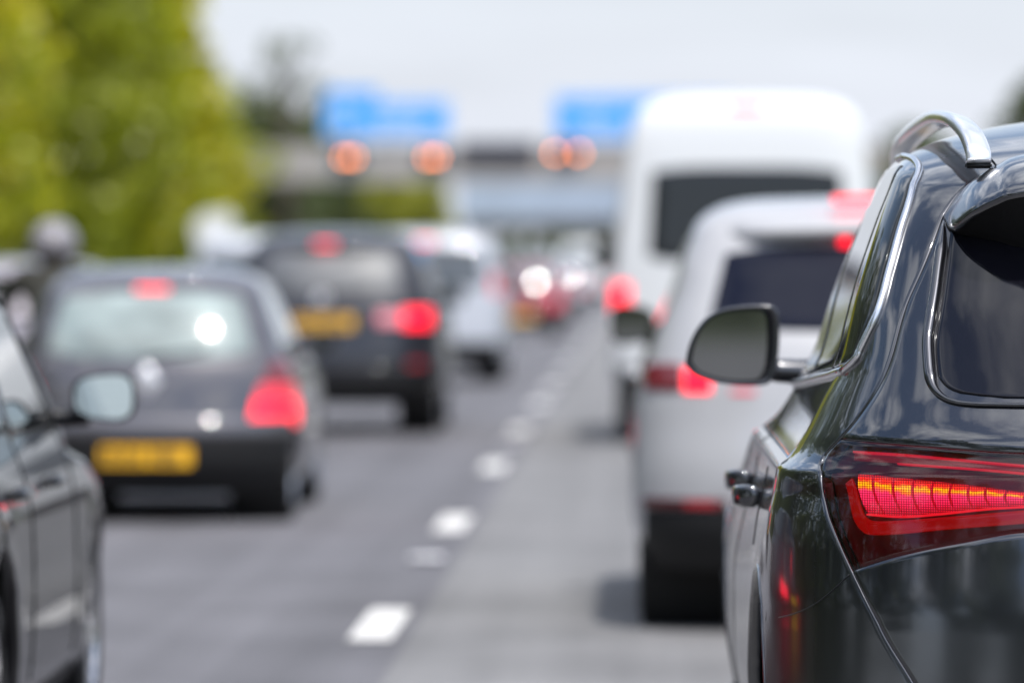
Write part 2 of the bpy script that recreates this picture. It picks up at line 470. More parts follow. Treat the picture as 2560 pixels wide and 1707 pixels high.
# ---------------------------------------------------------------- number plate with strokes of characters
GLYPH = ['##.#.###', '#.##.#.#', '.#.###.#', '##.##.##', '#..##.##', '.##.##.#', '###.#..#']
def number_plate(root, x, y, z, w=.52, h=.112, tilt=0., seed=0, mat=None):
    bm = boxed(-w/2, w/2, -.008, .004, -h/2, h/2, .003)
    p = link('number_plate', bm, mat or M['plate_yellow'], root, smooth=False, loc=(x, y, z)); p.rotation_euler = (tilt, 0, 0)
    if not seed: return p
    rr = random.Random(seed); cw = .048; xs = []
    cx = -w/2+.045
    for k in range(7):
        xs.append(cx); cx += .058 if k != 3 else .085
    for cx in xs:
        bm = bmesh.new(); t = .016; hh = .076; a = cx-cw/2+.004; b = cx+cw/2-.004
        segs = [(a, a+t, -hh/2, hh/2), (b-t, b, -hh/2, hh/2), (a, b, hh/2-t, hh/2), (a, b, -t/2, t/2), (a, b, -hh/2, -hh/2+t)]
        for q, (x0, x1, z0, z1) in enumerate(segs):
            if rr.random() < (.85 if q < 2 else .6) or q == 3: box(bm, x0, x1, -.0095-.0003*q, -.004, z0, z1)
        link('character', bm, M['plate_ink'], p, smooth=False)
    return p
# ================================================================ the black estate in focus
HERO = [(.26, .880, .14, .55, 4.50, 1.0), (.30, .900, .10, .60, 4.58, 1.0), (.45, .940, .03, .65, 4.62, 1.0), (.60, .960, .0, .70, 4.63, 1.0), (.75, .960, .01, .72, 4.63, 1.0), (.90, .935, .04, .72, 4.58, 1.0),
 (1.0, .908, .065, .72, 4.44, 1.0), (1.040, .901, .078, .70, 4.22, 1.0), (1.050, .8985, .081, .70, 4.17, 1.0), (1.056, .8945, .084, .695, 4.1, 1.0), (1.068, .879, .090, .69, 4.05, 1.0), (1.085, .865, .097, .68, 3.9, 1.0), (1.12, .843, .11, .64, 3.62, .95), (1.2, .803, .17, .55, 3.36, .9),
 (1.26, .772, .215, .48, 3.2, .85), (1.4, .735, .325, .40, 2.9, .8), (1.56, .682, .46, .36, 2.52, .75), (1.62, .658, .53, .36, 2.36, .7), (1.66, .643, .61, .40, 2.24, .7), (1.69, .62, .70, .45, 2.14, .7),
 (1.72, .565, .82, .5, 2.02, .7), (1.745, .485, .95, .55, 1.92, .65), (1.77, .36, 1.12, .6, 1.84, .6), (1.785, .22, 1.28, .5, 1.80, .5), (1.79, .05, 1.42, .3, 1.76, .3)]
HX, HY = 1.18, 10.9
def px(xD, yD, Y):
    """a point of the car, in its own axes, seen at (xD, yD) of the survey sheet and lying Y metres off"""
    return ((xD-1469)*Y/13067-HX, Y-HY, CAM_H-(yD-605)*Y/13067)
def build_hero():
    S = Shell(HERO, p=2.6, wheels=((.95, .43), (3.76, .43)), flare=.005, R=.405, taper=.036)
    root = thing('black_estate_car', 'large glossy black estate car in sharp focus with silver roof rail and lit brake lamp', 'car', (HX, HY, 0))
    hint = (0, 2.3, .9)
    shut = curve((.26, .47), (.30, .50), (.45, .56), (.653, .673), (.758, .738), (.86, .777), (.925, .797), (.986, .811), (1.039, .820), (1.062, .820), (1.081, .813), (1.115, .785), (1.15, .755), (1.254, .690), (1.383, .648), (1.462, .611), (1.563, .569))
    seam = curve((1.563, .569), (1.607, .536), (1.637, .499), (1.659, .452), (1.678, .395), (1.690, .33), (1.699, .22), (1.705, .0), (1.8, .0))
    xr = lambda z: float(shut(z)) if z <= 1.563 else float(seam(z))
    g = .0028
    zs = sorted(set([round(float(z), 5) for z in S.levels(9)]+[round(float(z), 5) for z in np.linspace(1.56, 1.706, 40)]))
    bm = shell_bm(S, na=40, ns=110, nf=24, xr=lambda z: max(0, xr(z)+(g if xr(z) > .003 else 0)), zs=zs, xmin=.6, lip=.022)
    body = link('body', bm, M['hero'], root)
    # dark inner shell behind the panel gaps
    S2 = Shell([(z, W-.03, yr+.03, br, yf-.03, bf) for z, W, yr, br, yf, bf in HERO[:-3]], p=2.6)
    bm = shell_bm(S2, per=3, arches=False)
    dead = [f for f in bm.faces if f.calc_center_median().y > .62 and f.calc_center_median().z < 1.5]
    bmesh.ops.delete(bm, geom=dead, context='FACES')
    link('inner_shell', bm, M['well'], root)
    # ---- clamshell tailgate panels
    lt = curve((0, 1.096), (.434, 1.098), (.642, 1.109), (.80, 1.117), (.95, 1.12))
    lb = curve((0, .962), (.30, .958), (.437, .950), (.556, .928), (.666, .902), (.779, .862), (.95, .80))
    XI = .335
    sL = lambda z: -(shut(z)-g); sR = lambda z: shut(z)-g
    bm = grid_bm(rear_grid(S, sL, sR, lambda x: lt(x)+.004, 1.558, 90, 40), 0, hint, .003, .02)
    tg = link('tailgate', bm, M['hero'], root)
    bm = grid_bm(rear_grid(S, sL, sR, .60, lambda x: lb(x)-.0035, 90, 34), 0, hint, .003, .02)
    link('tailgate_skin', bm, M['hero'], tg)
    bm = grid_bm(rear_grid(S, -XI+.004, XI-.004, lambda x: lb(x)+.002, lambda x: lt(x)-.002, 24, 12), -.004, hint, .003, .02)
    link('tailgate_skin', bm, M['hero'], tg)
    bm = grid_bm(rear_grid(S, sL, sR, .30, .594, 60, 14), 0, hint, .003, .02)
    link('rear_bumper', bm, M['trim'], root)
    number_plate(root, 0, float(S.rear_y(0, 1.03))-.002, 1.03, tilt=-.2)
    # ---- rear window
    ge = curve((1.206, .47), (1.213, .545), (1.226, .577), (1.247, .590), (1.298, .593), (1.401, .576), (1.536, .553))
    gl = grid_bm(rear_grid(S, lambda z: -ge(z), lambda z: ge(z), 1.205, 1.55, 70, 76), .004, hint, .002, .012)
    rw = link('rear_window', gl, M['glass_hero'], root)
    for sd in (-1, 1):
        pts = []
        for z in np.linspace(1.270, 1.545, 7):
            x = float(ge(z))+.017; pts.append((x*sd, float(S.rear_y(x, z))-.006, z))
        pts = pts[::-1]+[(x*sd, float(S.rear_y(x, z))-.005, z) for x, z in ((.607, 1.244), (.601, 1.222), (.586, 1.206), (.566, 1.197), (.54, 1.193), (.50, 1.1915), (.42, 1.191), (.30, 1.191), (.15, 1.191), (0., 1.191))]
        pts = smooth_path(pts, 90)
        t = bmesh.new(); tube(t, pts, [min(.003+.0016*i, .0042+.0085*min(1, max(0, (q[2]-1.193)/.05))) for i, q in enumerate(pts)], 14)
        link('window_blade', t, M['hero'], rw)
    # ---- roof spoiler over the glass
    se = smooth_path([px(2165.5, 495, 11.47), px(2185, 520, 11.37), px(2230, 485, 11.29), px(2280, 458, 11.25), px(2352, 437, 11.22), (-.20, .27, 1.632), (0, .262, 1.637)], 40)
    sm = smooth_path([(-.566, .576, 1.5655), (-.536, .611, 1.608), (-.499, .643, 1.638), (-.452, .678, 1.660), (-.395, .714, 1.679), (-.20, .785, 1.700), (0, .815, 1.705)], 40)
    P = []
    for (ex, ey, ez), (sx, sy, sz) in zip(se, sm):
        row = []
        for v in np.linspace(0, 1, 14):
            b = 4*v*(1-v); ln = math.hypot(sy-ey, sz-ez)
            row.append((ex+(sx-ex)*v, ey+(sy-ey)*v-.02*b*ln, ez+(sz-ez)*v+.085*b*ln))
        P.append(row)
    P = P+[[(-x, y, z) for x, y, z in r] for r in P[::-1][1:]]
    sp = link('roof_spoiler', grid_bm(P, .0005, hint, .004, .012), M['hero'], root)
    P = []; drop = curve((0, .125), (.30, .12), (.42, .110), (.48, .078), (.523, .045), (.557, .003))
    for (ex, ey, ez) in se:
        dr = float(drop(abs(ex))); yb = float(S.rear_y(ex, ez-dr))
        P.append([(ex, ey+.006, ez-.004), (ex, ey*.6+(yb-.002)*.4, ez-.004-dr*.25), (ex, yb-.006, ez-.004-dr)])
    P = P+[[(-x, y, z) for x, y, z in r] for r in P[::-1][1:]]
    link('spoiler_underside', grid_bm(P, 0, (0, .6, 1.9), .001, .004), M['trim'], sp)
    link('high_brake_light', boxed(-.13, .13, .262, .285, 1.615, 1.630, .004), M['brake'], sp)
    # bright weld line that splits spoiler and roof
    for sd in (-1, 1):
        t = bmesh.new()
        pts = smooth_path([px(2268, 360, 11.52), px(2290, 387, 11.555), px(2302, 408, 11.42), px(2316, 431, 11.27)], 12)
        tube(t, [(x*-sd, y-.001, z+.0015) for x, y, z in pts], .0028, 6)
        link('roof_seam', t, M['hero'], sp)
    # ---- tail lamps
    for sd in (-1, 1):
        def rg(xa, xb, zl, zh, nu, nv, o, **k):
            P = rear_grid(S, xa, xb, zl, zh, nu, nv)
            P[:, :, 0] *= -sd
            return grid_bm(P, o, hint, **k)
        so = lambda z: -(shut(z)-.0035)
        bm = rg(so, -XI, lambda x: lb(x)+.001, lambda x: lt(x)-.001, 46, 24, -.028, depth=.01)
        tl = link('tail_light', bm, M['lamp_house'], root)
        bm = rg(so, -XI, lambda x: lb(x)+.001, lambda x: lt(x)-.001, 60, 30, 0., bev=.003, depth=.026)
        link('lamp_lens', bm, M['lens_red'], tl)
        # nine lit cells
        tb = [(-.758, 1.060), (-.729, 1.057), (-.689, 1.052), (-.651, 1.048), (-.613, 1.045), (-.578, 1.042), (-.544, 1.039), (-.512, 1.035), (-.472, 1.030), (-.435, 1.026), (-.398, 1.022)]
        bb = [(-.741, .981), (-.708, .980), (-.673, .981), (-.638, .983), (-.605, .988), (-.573, .992), (-.538, .996), (-.505, 1.000), (-.470, 1.003), (-.435, 1.005), (-.398, 1.007)]
        for k in range(10):
            P = np.zeros((12, 14, 3))
            for i, s in enumerate(np.linspace(.07, .93, 12)):
                for j, v in enumerate(np.linspace(0, 1, 14)):
                    a = 1-v; w = a**1.6
                    x0 = bb[k][0]*(1-v)+tb[k][0]*v; x1 = bb[k+1][0]*(1-v)+tb[k+1][0]*v
                    sag = -.010*math.sin(PI*v)*(1-k/14)
                    x = x0+(x1-x0)*s+sag; zb = bb[k][1]*(1-s)+bb[k+1][1]*s; zt = tb[k][1]*(1-s)+tb[k+1][1]*s
                    z = zb+(zt-zb)*v; xx, yy = S.rear(S.phi(x, z), z)
                    P[i, j] = (float(xx)*-sd, float(yy), z)
            link('light_cell', grid_bm(P, -.013, hint, depth=.006, uv=True), M['led_cell'], tl)
        def strip(path, w, o, mat, name):
            P = np.zeros((len(path), 4, 3))
            for i, (x0, z0, x1, z1) in enumerate(path):
                for j, v in enumerate((0, .33, .66, 1)):
                    x = x0+(x1-x0)*v; z = z0+(z1-z0)*v; xx, yy = S.rear(S.phi(x, z), z)
                    P[i, j] = (float(xx)*-sd, float(yy), z)
            link(name, grid_bm(P, o, hint, bev=.001, depth=.005), mat, tl)
        lo = smooth_path([(-.7855, 1.036, 0), (-.777, .997, 0), (-.768, .962, 0), (-.758, .947, 0), (-.742, .941, 0), (-.684, .945, 0), (-.592, .956, 0), (-.437, .971, 0), (-.40, .974, 0)], 44)
        li = smooth_path([(-.7735, 1.048, 0), (-.763, 1.010, 0), (-.7525, .981, 0), (-.742, .969, 0), (-.724, .9655, 0), (-.666, .970, 0), (-.574, .980, 0), (-.437, .994, 0), (-.40, .997, 0)], 44)
        strip([(a[0], a[1], b[0], b[1]) for a, b in zip(lo, li)], 0, -.016, M['guide_red'], 'light_guide')
        l1 = smooth_path([(-.765, 1.0985, 0), (-.645, 1.094, 0), (-.434, 1.079, 0), (-.37, 1.074, 0)], 20)
        strip([(x, z-.0012, x, z+.0012) for x, z, _ in l1], 0, -.010, M['guide_line'], 'light_guide')
        l2 = smooth_path([(-.68, 1.080, 0), (-.554, 1.074, 0), (-.435, 1.066, 0), (-.37, 1.062, 0)], 20)
        strip([(x, z-.0007, x, z+.0007) for x, z, _ in l2], 0, -.010, M['guide_line'], 'light_guide')
        strip([(x, z-.0005, x, z+.009) for x, z, _ in [(a[0], a[1]-.012+.003*i/20, 0) for i, a in enumerate(l1)]], 0, -.014, M['guide_faint'], 'light_guide')
        b1 = smooth_path([(-.742, .9795, 0), (-.673, .9775, 0), (-.605, .984, 0), (-.505, .996, 0), (-.40, 1.003, 0)], 26)
        strip([(x, z-.0014, x, z) for x, z, _ in b1], 0, -.011, M['guide_dash'], 'light_guide')
    # ---- side windows, chrome surround
    zb = curve((.45, 1.262), (.56, 1.252), (.70, 1.243), (1.2, 1.226), (2.14, 1.196), (3.2, 1.165))
    ya = curve((1.16, .66), (1.243, .62), (1.256, .545), (1.275, .520), (1.348, .512), (1.453, .562), (1.559, .643), (1.60, .688), (1.63, .735), (1.652, .785), (1.668, .845), (1.680, .92), (1.688, 1.02), (1.692, 1.14))
    yb = curve((1.16, 3.10), (1.3, 2.80), (1.45, 2.42), (1.6, 1.98), (1.655, 1.72), (1.692, 1.4))
    zt = curve((.5, 1.672), (3, 1.672))
    for sd in (-1, 1):
        P = side_grid(S, sd, ya, yb, zb, 1.692, 70, 48)
        sur = link('window_surround', grid_bm(P, .0015, hint, .001, .004), M['gloss_black'], root)
        loop = [P[0, j] for j in range(48)]+[P[i, -1] for i in range(1, 70)]
        bot = [P[i, 0] for i in range(70)]
        outw = np.array((sd*.004, 0, 0))
        t = bmesh.new(); tube(t, [tuple(p+outw) for p in smooth_path(loop[::2], 200)], .0085, 10)
        tube(t, [tuple(p+outw) for p in smooth_path(bot[::3], 60)], .0085, 10)
        link('window_trim', t, M['chrome'], sur)
        for (a, b) in ((None, .885), (.945, 1.77), (1.86, None)):
            A = (lambda z: ya(z)+.022) if a is None else a
            B = (lambda z: yb(z)-.03) if b is None else b
            if a is None:   # quarter light narrows to nothing under the roof
                A = lambda z: np.minimum(ya(z)+.022, .875)
            Pw = side_grid(S, sd, A, B, lambda y: zb(y)+.016, 1.668 if a else 1.655, 26, 24)
            link('side_window', grid_bm(Pw, .004, hint, .001, .004), M['glass_side'], sur)
    # ---- windscreen, bonnet lamps, grille (front end, away from the camera)
    link('windscreen', grid_bm(front_grid(S, .66, .54, 1.19, 1.62), .004, (0, 2, 1), .002, .01), M['glass'], root)
    for sd in (-1, 1):
        P = front_grid(S, .86, .82, .88, .99, 40, 8); P = P[28:] if sd > 0 else P[:12]
        link('headlight', grid_bm(P, .006, hint, .002, .012), M['clear_lens'], root)
    link('grille', grid_bm(front_grid(S, .38, .42, .52, .9, 20, 10), .006, hint, .003, .015), M['trim'], root)
    # ---- flanks: doors, handles, sills
    for sd in (-1, 1):
        for y in (1.36, 2.30, 3.26):
            t = bmesh.new()
            pts = [(sd*(float(S.half_w(y+o, z))+.0006), y+o, z) for z in np.linspace(.42 if y > 1.5 else .86, 1.15 if y > 1.5 else 1.03, 24) for o in [(.10*math.cos((z-.4)*2.2) if y < 1.5 else 0)]]
            tube(t, pts, .0011, 6); link('door_seam', t, M['seal'], root)
        for y in (1.62, 2.56):
            zc = .955; hw = float(S.half_w(y, zc)); bmh = bmesh.new()
            pts = [(sd*(hw-.004), y-.11, zc+.004), (sd*(hw+.034), y-.088, zc+.004), (sd*(hw+.046), y, zc), (sd*(float(S.half_w(y+.1, zc))+.034), y+.10, zc-.002), (sd*(float(S.half_w(y+.12, zc))-.004), y+.125, zc-.003)]
            pr = [(math.copysign(abs(math.cos(a))**.6, math.cos(a))*.55, math.copysign(abs(math.sin(a))**.6, math.sin(a))) for a in np.linspace(0, 2*PI, 15)[:-1]]
            tube(bmh, smooth_path(pts, 22), [.012+.012*min(1, i/2, (21-i)/3) for i in range(22)], prof=pr)
            link('door_handle', bmh, M['hero'], root)
        t = bmesh.new(); pts = []
        for q in np.linspace(0, 1, 24):
            z = .858-.098*q-.012*math.sin(PI*q); x, y = S.rear(S.phi(.785+.150*q, z), z); pts.append((float(x)*sd, float(y)-.0008, z))
        tube(t, pts, .0013, 6); link('panel_seam', t, M['seal'], root)
        P = side_grid(S, sd, 1.38, 3.32, .27, .42, 24, 5)
        link('sill', grid_bm(P, .012, hint, .004, .03), M['trim'], root)
        for (wy, wz) in S.wheels:    # rolled arch lips
            t = bmesh.new()
            arc = [(sd*(float(S.half_w(wy+.409*math.cos(a), max(.27, wz+.409*math.sin(a))))-.001), wy+.409*math.cos(a), wz+.409*math.sin(a)) for a in np.linspace(-.35, PI+.35, 50)]
            tube(t, arc, .0045, 8); link('arch_lip', t, M['hero'], root)
    add_wheels(root, S, .365, .245, inset=.03)
    # ---- roof rails
    path = smooth_path([px(2246, 374, 11.49), px(2243, 345, 11.505), px(2225, 305, 11.58), px(2192, 277, 11.74), px(2150, 275, 12.1), px(2110, 299, 12.7), px(2085, 322, 13.2), (-.56, 2.55, 1.735), (-.555, 2.72, 1.70), (-.55, 2.80, 1.66)], 90)
    pr = [(math.copysign(abs(math.cos(a))**.55, math.cos(a))*1.0, math.copysign(abs(math.sin(a))**.55, math.sin(a))*.56) for a in np.linspace(0, 2*PI, 25)[:-1]]
    for sd in (-1, 1):
        t = bmesh.new(); pts = [(x*-sd, y, z) for x, y, z in path]
        rings = []
        for i, p in enumerate(pts):      # flat band that stays level across the roof
            q = Vector(pts[min(i+1, 89)])-Vector(pts[max(i-1, 0)]); q.normalize()
            a = Vector((1, 0, -.28*sd*-1)).normalized(); a = (a-q*a.dot(q)).normalized(); b = a.cross(q).normalized()
            w = .0255
            rings.append([t.verts.new(Vector(p)+a*(c*w)+b*(s*w)) for c, s in pr])
        for i in range(89):
            for k in range(24): t.faces.new((rings[i][k], rings[i][(k+1) % 24], rings[i+1][(k+1) % 24], rings[i+1][k]))
        t.faces.new(rings[0]); t.faces.new(rings[-1])
        rl = link('roof_rail', t, M['rail'], root)
        ft = bmesh.new()
        p = Vector(pts[0]); box(ft, p.x-.027, p.x+.027, p.y-.002, p.y+.03, p.z-.011, p.z+.001, 0, .003)
        link('rail_foot', ft, M['seal'], rl)
    # ---- door mirrors
    Ym = 13.9; k = Ym/13067
    O = [(1574, 835), (1580, 800), (1594, 765), (1615, 735), (1640, 716), (1675, 705), (1720, 700), (1762, 699), (1780, 705), (1788, 722), (1790, 760), (1789, 800), (1783, 845), (1772, 872), (1755, 883), (1710, 885), (1665, 881), (1625, 872), (1592, 858)]
    cxD, cyD = 1685, 790
    outl = [((x-cxD)*k, -(y-cyD)*k) for x, y in O]
    outl = [p[:2] for p in smooth_path([(a, b, 0) for a, b in outl+outl[:1]], 49)][:-1]
    at = ((cxD-1469)*k-HX, Ym-HY, CAM_H-(cyD-605)*k)
    base = -float(S.half_w(Ym-HY+.04, 1.19))
    for sd in (-1, 1):
        ol = [(x*-sd, z) for x, z in outl]
        arm = [((.075)*-sd, .05, -.055), (.10*-sd, .05, -.062), (.128*-sd, .05, -.066), ((base+.03-at[0])*-sd, .05, -.072)]
        mirror_part(root, ol, .13, (at[0]*-sd, at[1], at[2]), M['hero'], M['mirror'], sd, arm, gs=(.80, .86, .010*sd))
    # triangular mirror base panel and black A-pillar cap
    for sd in (-1, 1):
        P = side_grid(S, sd, lambda z: yb(z)-.02, lambda z: yb(z)+.10, 1.17, 1.64, 6, 20)
        link('pillar_cover', grid_bm(P, .006, hint, .002, .008), M['seal'], root)
    return root, S
# ================================================================ the other traffic
def scale(rows, sx, sy, sz): return [(z*sz, W*sx, yr*sy, br*sy, yf*sy, bf*sy) for z, W, yr, br, yf, bf in rows]
HATCH = [(.165, .76, .1, .45, 3.7, .7), (.35, .81, .0, .5, 3.78, .7), (.5, .82, 0, .5, 3.8, .75), (.62, .82, .03, .48, 3.78, .75), (.8, .81, .07, .45, 3.6, .8), (.88, .79, .095, .42, 3.3, .8), (.93, .765, .118, .4, 2.9, .75), (.97, .745, .138, .38, 2.72, .7), (1.1, .70, .215, .34, 2.45, .6), (1.2, .66, .285, .32, 2.25, .55), (1.29, .625, .36, .28, 2.08, .5), (1.37, .58, .48, .3, 1.9, .5), (1.42, .48, .64, .35, 1.72, .5), (1.45, .33, .87, .35, 1.6, .4), (1.462, .06, 1.12, .1, 1.45, .1)]
SUV = [(.25, .80, .1, .45, 4.2, .7), (.42, .85, .0, .5, 4.28, .75), (.6, .86, 0, .5, 4.3, .75), (.85, .86, .05, .48, 4.27, .75), (1.0, .84, .08, .45, 4.0, .8), (1.07, .815, .1, .42, 3.5, .75), (1.13, .79, .13, .4, 3.15, .7), (1.3, .735, .22, .33, 2.85, .6), (1.5, .67, .36, .28, 2.45, .5), (1.58, .62, .45, .3, 2.25, .5), (1.64, .51, .6, .35, 2.05, .5), (1.67, .35, .85, .35, 1.9, .4), (1.68, .06, 1.2, .1, 1.7, .1)]
SALOON = [(.2, .83, .1, .45, 4.4, .7), (.35, .89, 0, .5, 4.48, .75), (.55, .90, 0, .5, 4.5, .75), (.75, .895, .03, .5, 4.46, .75), (.86, .875, .06, .5, 4.2, .8), (.92, .855, .1, .48, 3.7, .7), (.97, .835, .25, .45, 3.72, .6), (1.03, .815, .35, .45, 3.58, .55), (1.2, .762, .55, .4, 3.26, .5), (1.36, .705, .8, .4, 2.95, .42), (1.42, .64, 1.0, .4, 2.75, .4), (1.455, .5, 1.25, .4, 2.5, .4), (1.47, .3, 1.5, .3, 2.3, .3), (1.476, .06, 1.75, .1, 2.1, .1)]
MPV = [(.22, .88, .1, .4, 4.8, .6), (.4, .94, 0, .42, 4.88, .6), (.6, .95, 0, .42, 4.9, .6), (.9, .95, .03, .4, 4.85, .6), (1.1, .93, .05, .38, 4.5, .6), (1.2, .90, .06, .36, 4.1, .55), (1.4, .87, .09, .3, 3.75, .5), (1.75, .80, .17, .25, 3.2, .4), (1.85, .74, .23, .28, 3.0, .4), (1.91, .6, .35, .3, 2.8, .4), (1.94, .4, .6, .3, 2.6, .3), (1.95, .08, 1.0, .1, 2.2, .1)]
VAN = [(.35, .98, .06, .25, 5.8, .5), (.5, 1.02, 0, .25, 5.9, .5), (.9, 1.03, 0, .22, 5.88, .5), (1.25, 1.03, .01, .2, 5.5, .5), (1.4, 1.02, .015, .2, 5.2, .5), (1.8, .98, .04, .2, 4.75, .4), (2.3, .92, .08, .2, 4.3, .4), (2.55, .87, .12, .22, 4.0, .4), (2.66, .78, .18, .25, 3.8, .4), (2.73, .6, .35, .3, 3.5, .4), (2.76, .35, .7, .3, 3.2, .3), (2.77, .06, 1.2, .1, 2.5, .1)]
def diamond(S, x, z, w, h):
    bm = bmesh.new(); y = float(S.rear_y(x, z))-.004
    o = [(0, h/2), (w/2, 0), (0, -h/2), (-w/2, 0)]; R = []
    for sc, dy in ((1, 0), (1, -.008), (.85, -.016), (.16, -.040), (.10, -.030)): R.append([bm.verts.new((x+a*sc, y+dy, z+b*sc)) for a, b in o])
    for a, b in zip(R[:-1], R[1:]):
        for i in range(4): bm.faces.new((a[i], a[(i+1) % 4], b[(i+1) % 4], b[i]))
    return bm
def disc(S, x, z, r):
    bm = bmesh.new(); y = float(S.rear_y(x, z))-.004; R = []
    for rr, dy in ((1, 0), (1, -.010), (.85, -.014), (.75, -.008), (.02, -.009)): R.append([bm.verts.new((x+rr*r*math.cos(a), y+dy, z+rr*r*math.sin(a))) for a in np.linspace(0, 2*PI, 25)[:-1]])
    for a, b in zip(R[:-1], R[1:]):
        for i in range(24): bm.faces.new((a[i], a[(i+1) % 24], b[(i+1) % 24], b[i]))
    return bm
def build_car(name, label, cat, at, rows, d, body, group=None):
    """d: where each fitting of this car sits, in metres on its own body"""
    g = d.get
    S = Shell(rows, p=g('p', 2.6), wheels=tuple((y, g('r', .31)+.02) for y in d['axles']), flare=.012, R=g('r', .31)+.055)
    root = thing(name, label, cat, (*at, 0), group=group)
    hint = (0, S.L/2, .7)
    link('body', shell_bm(S, per=5), M[body], root)
    z0 = S.z0
    if g('bumper'):
        P = rear_grid(S, -.999*float(S.f[0](.3)), .999*float(S.f[0](.3)), z0+.005, d['bumper'], 40, 8)
        link('rear_bumper', grid_bm(P, .008, hint, .004, .02), M['trim'], root)
    if g('belt_trim'):
        a, b = d['belt_trim']
        link('bumper_panel', grid_bm(rear_grid(S, -.97*float(S.f[0](a)), .97*float(S.f[0](a)), a, b, 40, 6), .012, hint, .006, .02), M[body], root)
    xb, xt, zb, zt = d['rear_window']
    P = rear_grid(S, lambda z: -(xb+(xt-xb)*(z-zb)/(zt-zb)), lambda z: xb+(xt-xb)*(z-zb)/(zt-zb), lambda x: zb+g('sag', .05)*(x/xb)**4, lambda x: zt-g('rise', .03)*(x/xt)**4, 30, 14)
    rw = link('rear_window', grid_bm(P, .005, hint, .002, .01), M[g('glass', 'glass_grey')], root)
    if g('wiper', True):
        t = bmesh.new(); tube(t, [(.0, float(S.rear_y(0, zb+.02))-.02, zb+.01), (.34*xb/.6, float(S.rear_y(.3, zb+.05))-.02, zb+.06)], .009, 6)
        link('rear_wiper', t, M['trim'], rw)
    for sd in (-1, 1):
        for q in d['side_windows']:
            a0, a1, b0, b1, l0, l1 = q
            P = side_grid(S, sd, lambda z: a0+(b0-a0)*(z-l0)/(l1-l0), lambda z: a1+(b1-a1)*(z-l0)/(l1-l0), l0, l1, 14, 8)
            link('side_window', grid_bm(P, .004, hint, .002, .01), M[g('sglass', 'glass_side')], root)
        for q in d.get('tails', ()):
            (xa, xc, zl, zh, mk) = q[:5]
            Wm = float(S.f[0](zl))
            taper = q[5] if len(q) > 5 else 0
            A = lambda z, xa=xa, zl=zl, zh=zh, tp=taper: sd*(xa+tp*(z-zl)/(zh-zl)); B = lambda z, xc=xc: sd*np.minimum(xc, .9995*S.f[0](z))
            link('tail_light', grid_bm(rear_grid(S, A, B, zl, zh, 14, 10), .008, hint, .004, .02), M[mk], root)
        for q in d.get('reflectors', ()):
            xa, xc, zl, zh, mk = q
            link('reflector', grid_bm(rear_grid(S, sd*xa, sd*xc, zl, zh, 8, 4), .016, hint, .002, .01), M[mk], root)
        hx, hz = d['headlight']
        P = front_grid(S, float(S.f[0](hz))*.97, float(S.f[0](hz))*.95, hz-.07, hz+.06, 30, 6); P = P[21:] if sd > 0 else P[:9]
        link('headlight', grid_bm(P, .008, hint, .002, .012), M['clear_lens'], root)
        mx, my, mz, mw, mh = d['mirror']
        hw = float(S.half_w(my, mz-.06))
        arm = [(-sd*.05, .05, -mh*.35), (-sd*.09, .05, -mh*.4), (-sd*(mx-hw)*.8, .05, -mh*.42), (-sd*(mx-hw+.03), .05, -mh*.45)]
        mirror_part(root, round_outline(mw, mh, skew=.25*sd), .12, (sd*mx, my, mz), M[g('mirror_paint', body)], M[g('mirror_glass', 'mirror')], sd, arm, tilt=g('mirror_tilt', 0.))
        for y in d.get('handles', ()):
            hz2 = d['handle_z']; w = float(S.half_w(y, hz2))
            t = bmesh.new(); tube(t, smooth_path([(sd*(w-.005), y-.1, hz2), (sd*(w+.03), y-.07, hz2), (sd*(w+.03), y+.07, hz2), (sd*(w-.005), y+.1, hz2)], 12), .014, 8)
            link('door_handle', t, M[body], root)
        for y in d.get('seams', ()):
            t = bmesh.new(); tube(t, [(sd*(float(S.half_w(y, z))+.0006), y, z) for z in np.linspace(z0+.12, d['side_windows'][0][4], 16)], .004, 6)
            link('door_seam', t, M['seal'], root)
    if g('pillar'):
        a0, a1, b0, b1, l0, l1 = d['pillar']
        for sd in (-1, 1):
            P = side_grid(S, sd, lambda z: a0+(b0-a0)*(z-l0)/(l1-l0), lambda z: a1+(b1-a1)*(z-l0)/(l1-l0), l0, l1, 6, 10)
            link('pillar_cover', grid_bm(P, .005, hint, .002, .01), M['seal'], root)
    xb, xt, zb, zt = d['windscreen']
    link('windscreen', grid_bm(front_grid(S, xb, xt, zb, zt), .005, hint, .002, .01), M['glass'], root)
    if g('brake_bar'):
        x, w, z, h, mk = d['brake_bar']; y = g('brake_y', float(S.rear_y(x, d['spoiler'][1]))-d['spoiler'][2]-.0 if g('spoiler') else float(S.rear_y(x, z)))
        link('high_brake_light', boxed(x-w/2, x+w/2, y-.03, y+.05, z-h/2, z+h/2, .004), M[mk], root)
    if g('marker'):
        x, z = d['marker']; y = float(S.rear_y(x, z))
        link('marker_light', boxed(x-.02, x+.02, y-.02, y+.02, z-.018, z+.018, .004), M['brake_hot'], root)
    if g('spoiler'):
        w, z, dp, th = d['spoiler']; P = []
        for x in np.linspace(-w, w, 31):
            y = float(S.rear_y(x, z)); e = 1-(abs(x)/w)**6
            P.append([(x, y-dp*e-.005, z-th-.03*(abs(x)/w)**2), (x, y-dp*.55*e-.005, z-th*.15-.03*(abs(x)/w)**2), (x, y+.06, z+.012-.03*(abs(x)/w)**2), (x, y+.20, z+.02-.05*(abs(x)/w)**2)])
        link('roof_spoiler', grid_bm(P, .002, (0, 2, .5), .006, .03), M[body], root)
    if g('plate'):
        x, z = d['plate']; number_plate(root, x, float(S.rear_y(x, z))-.02, z, tilt=g('plate_tilt', -.05), seed=g('seed', 0))
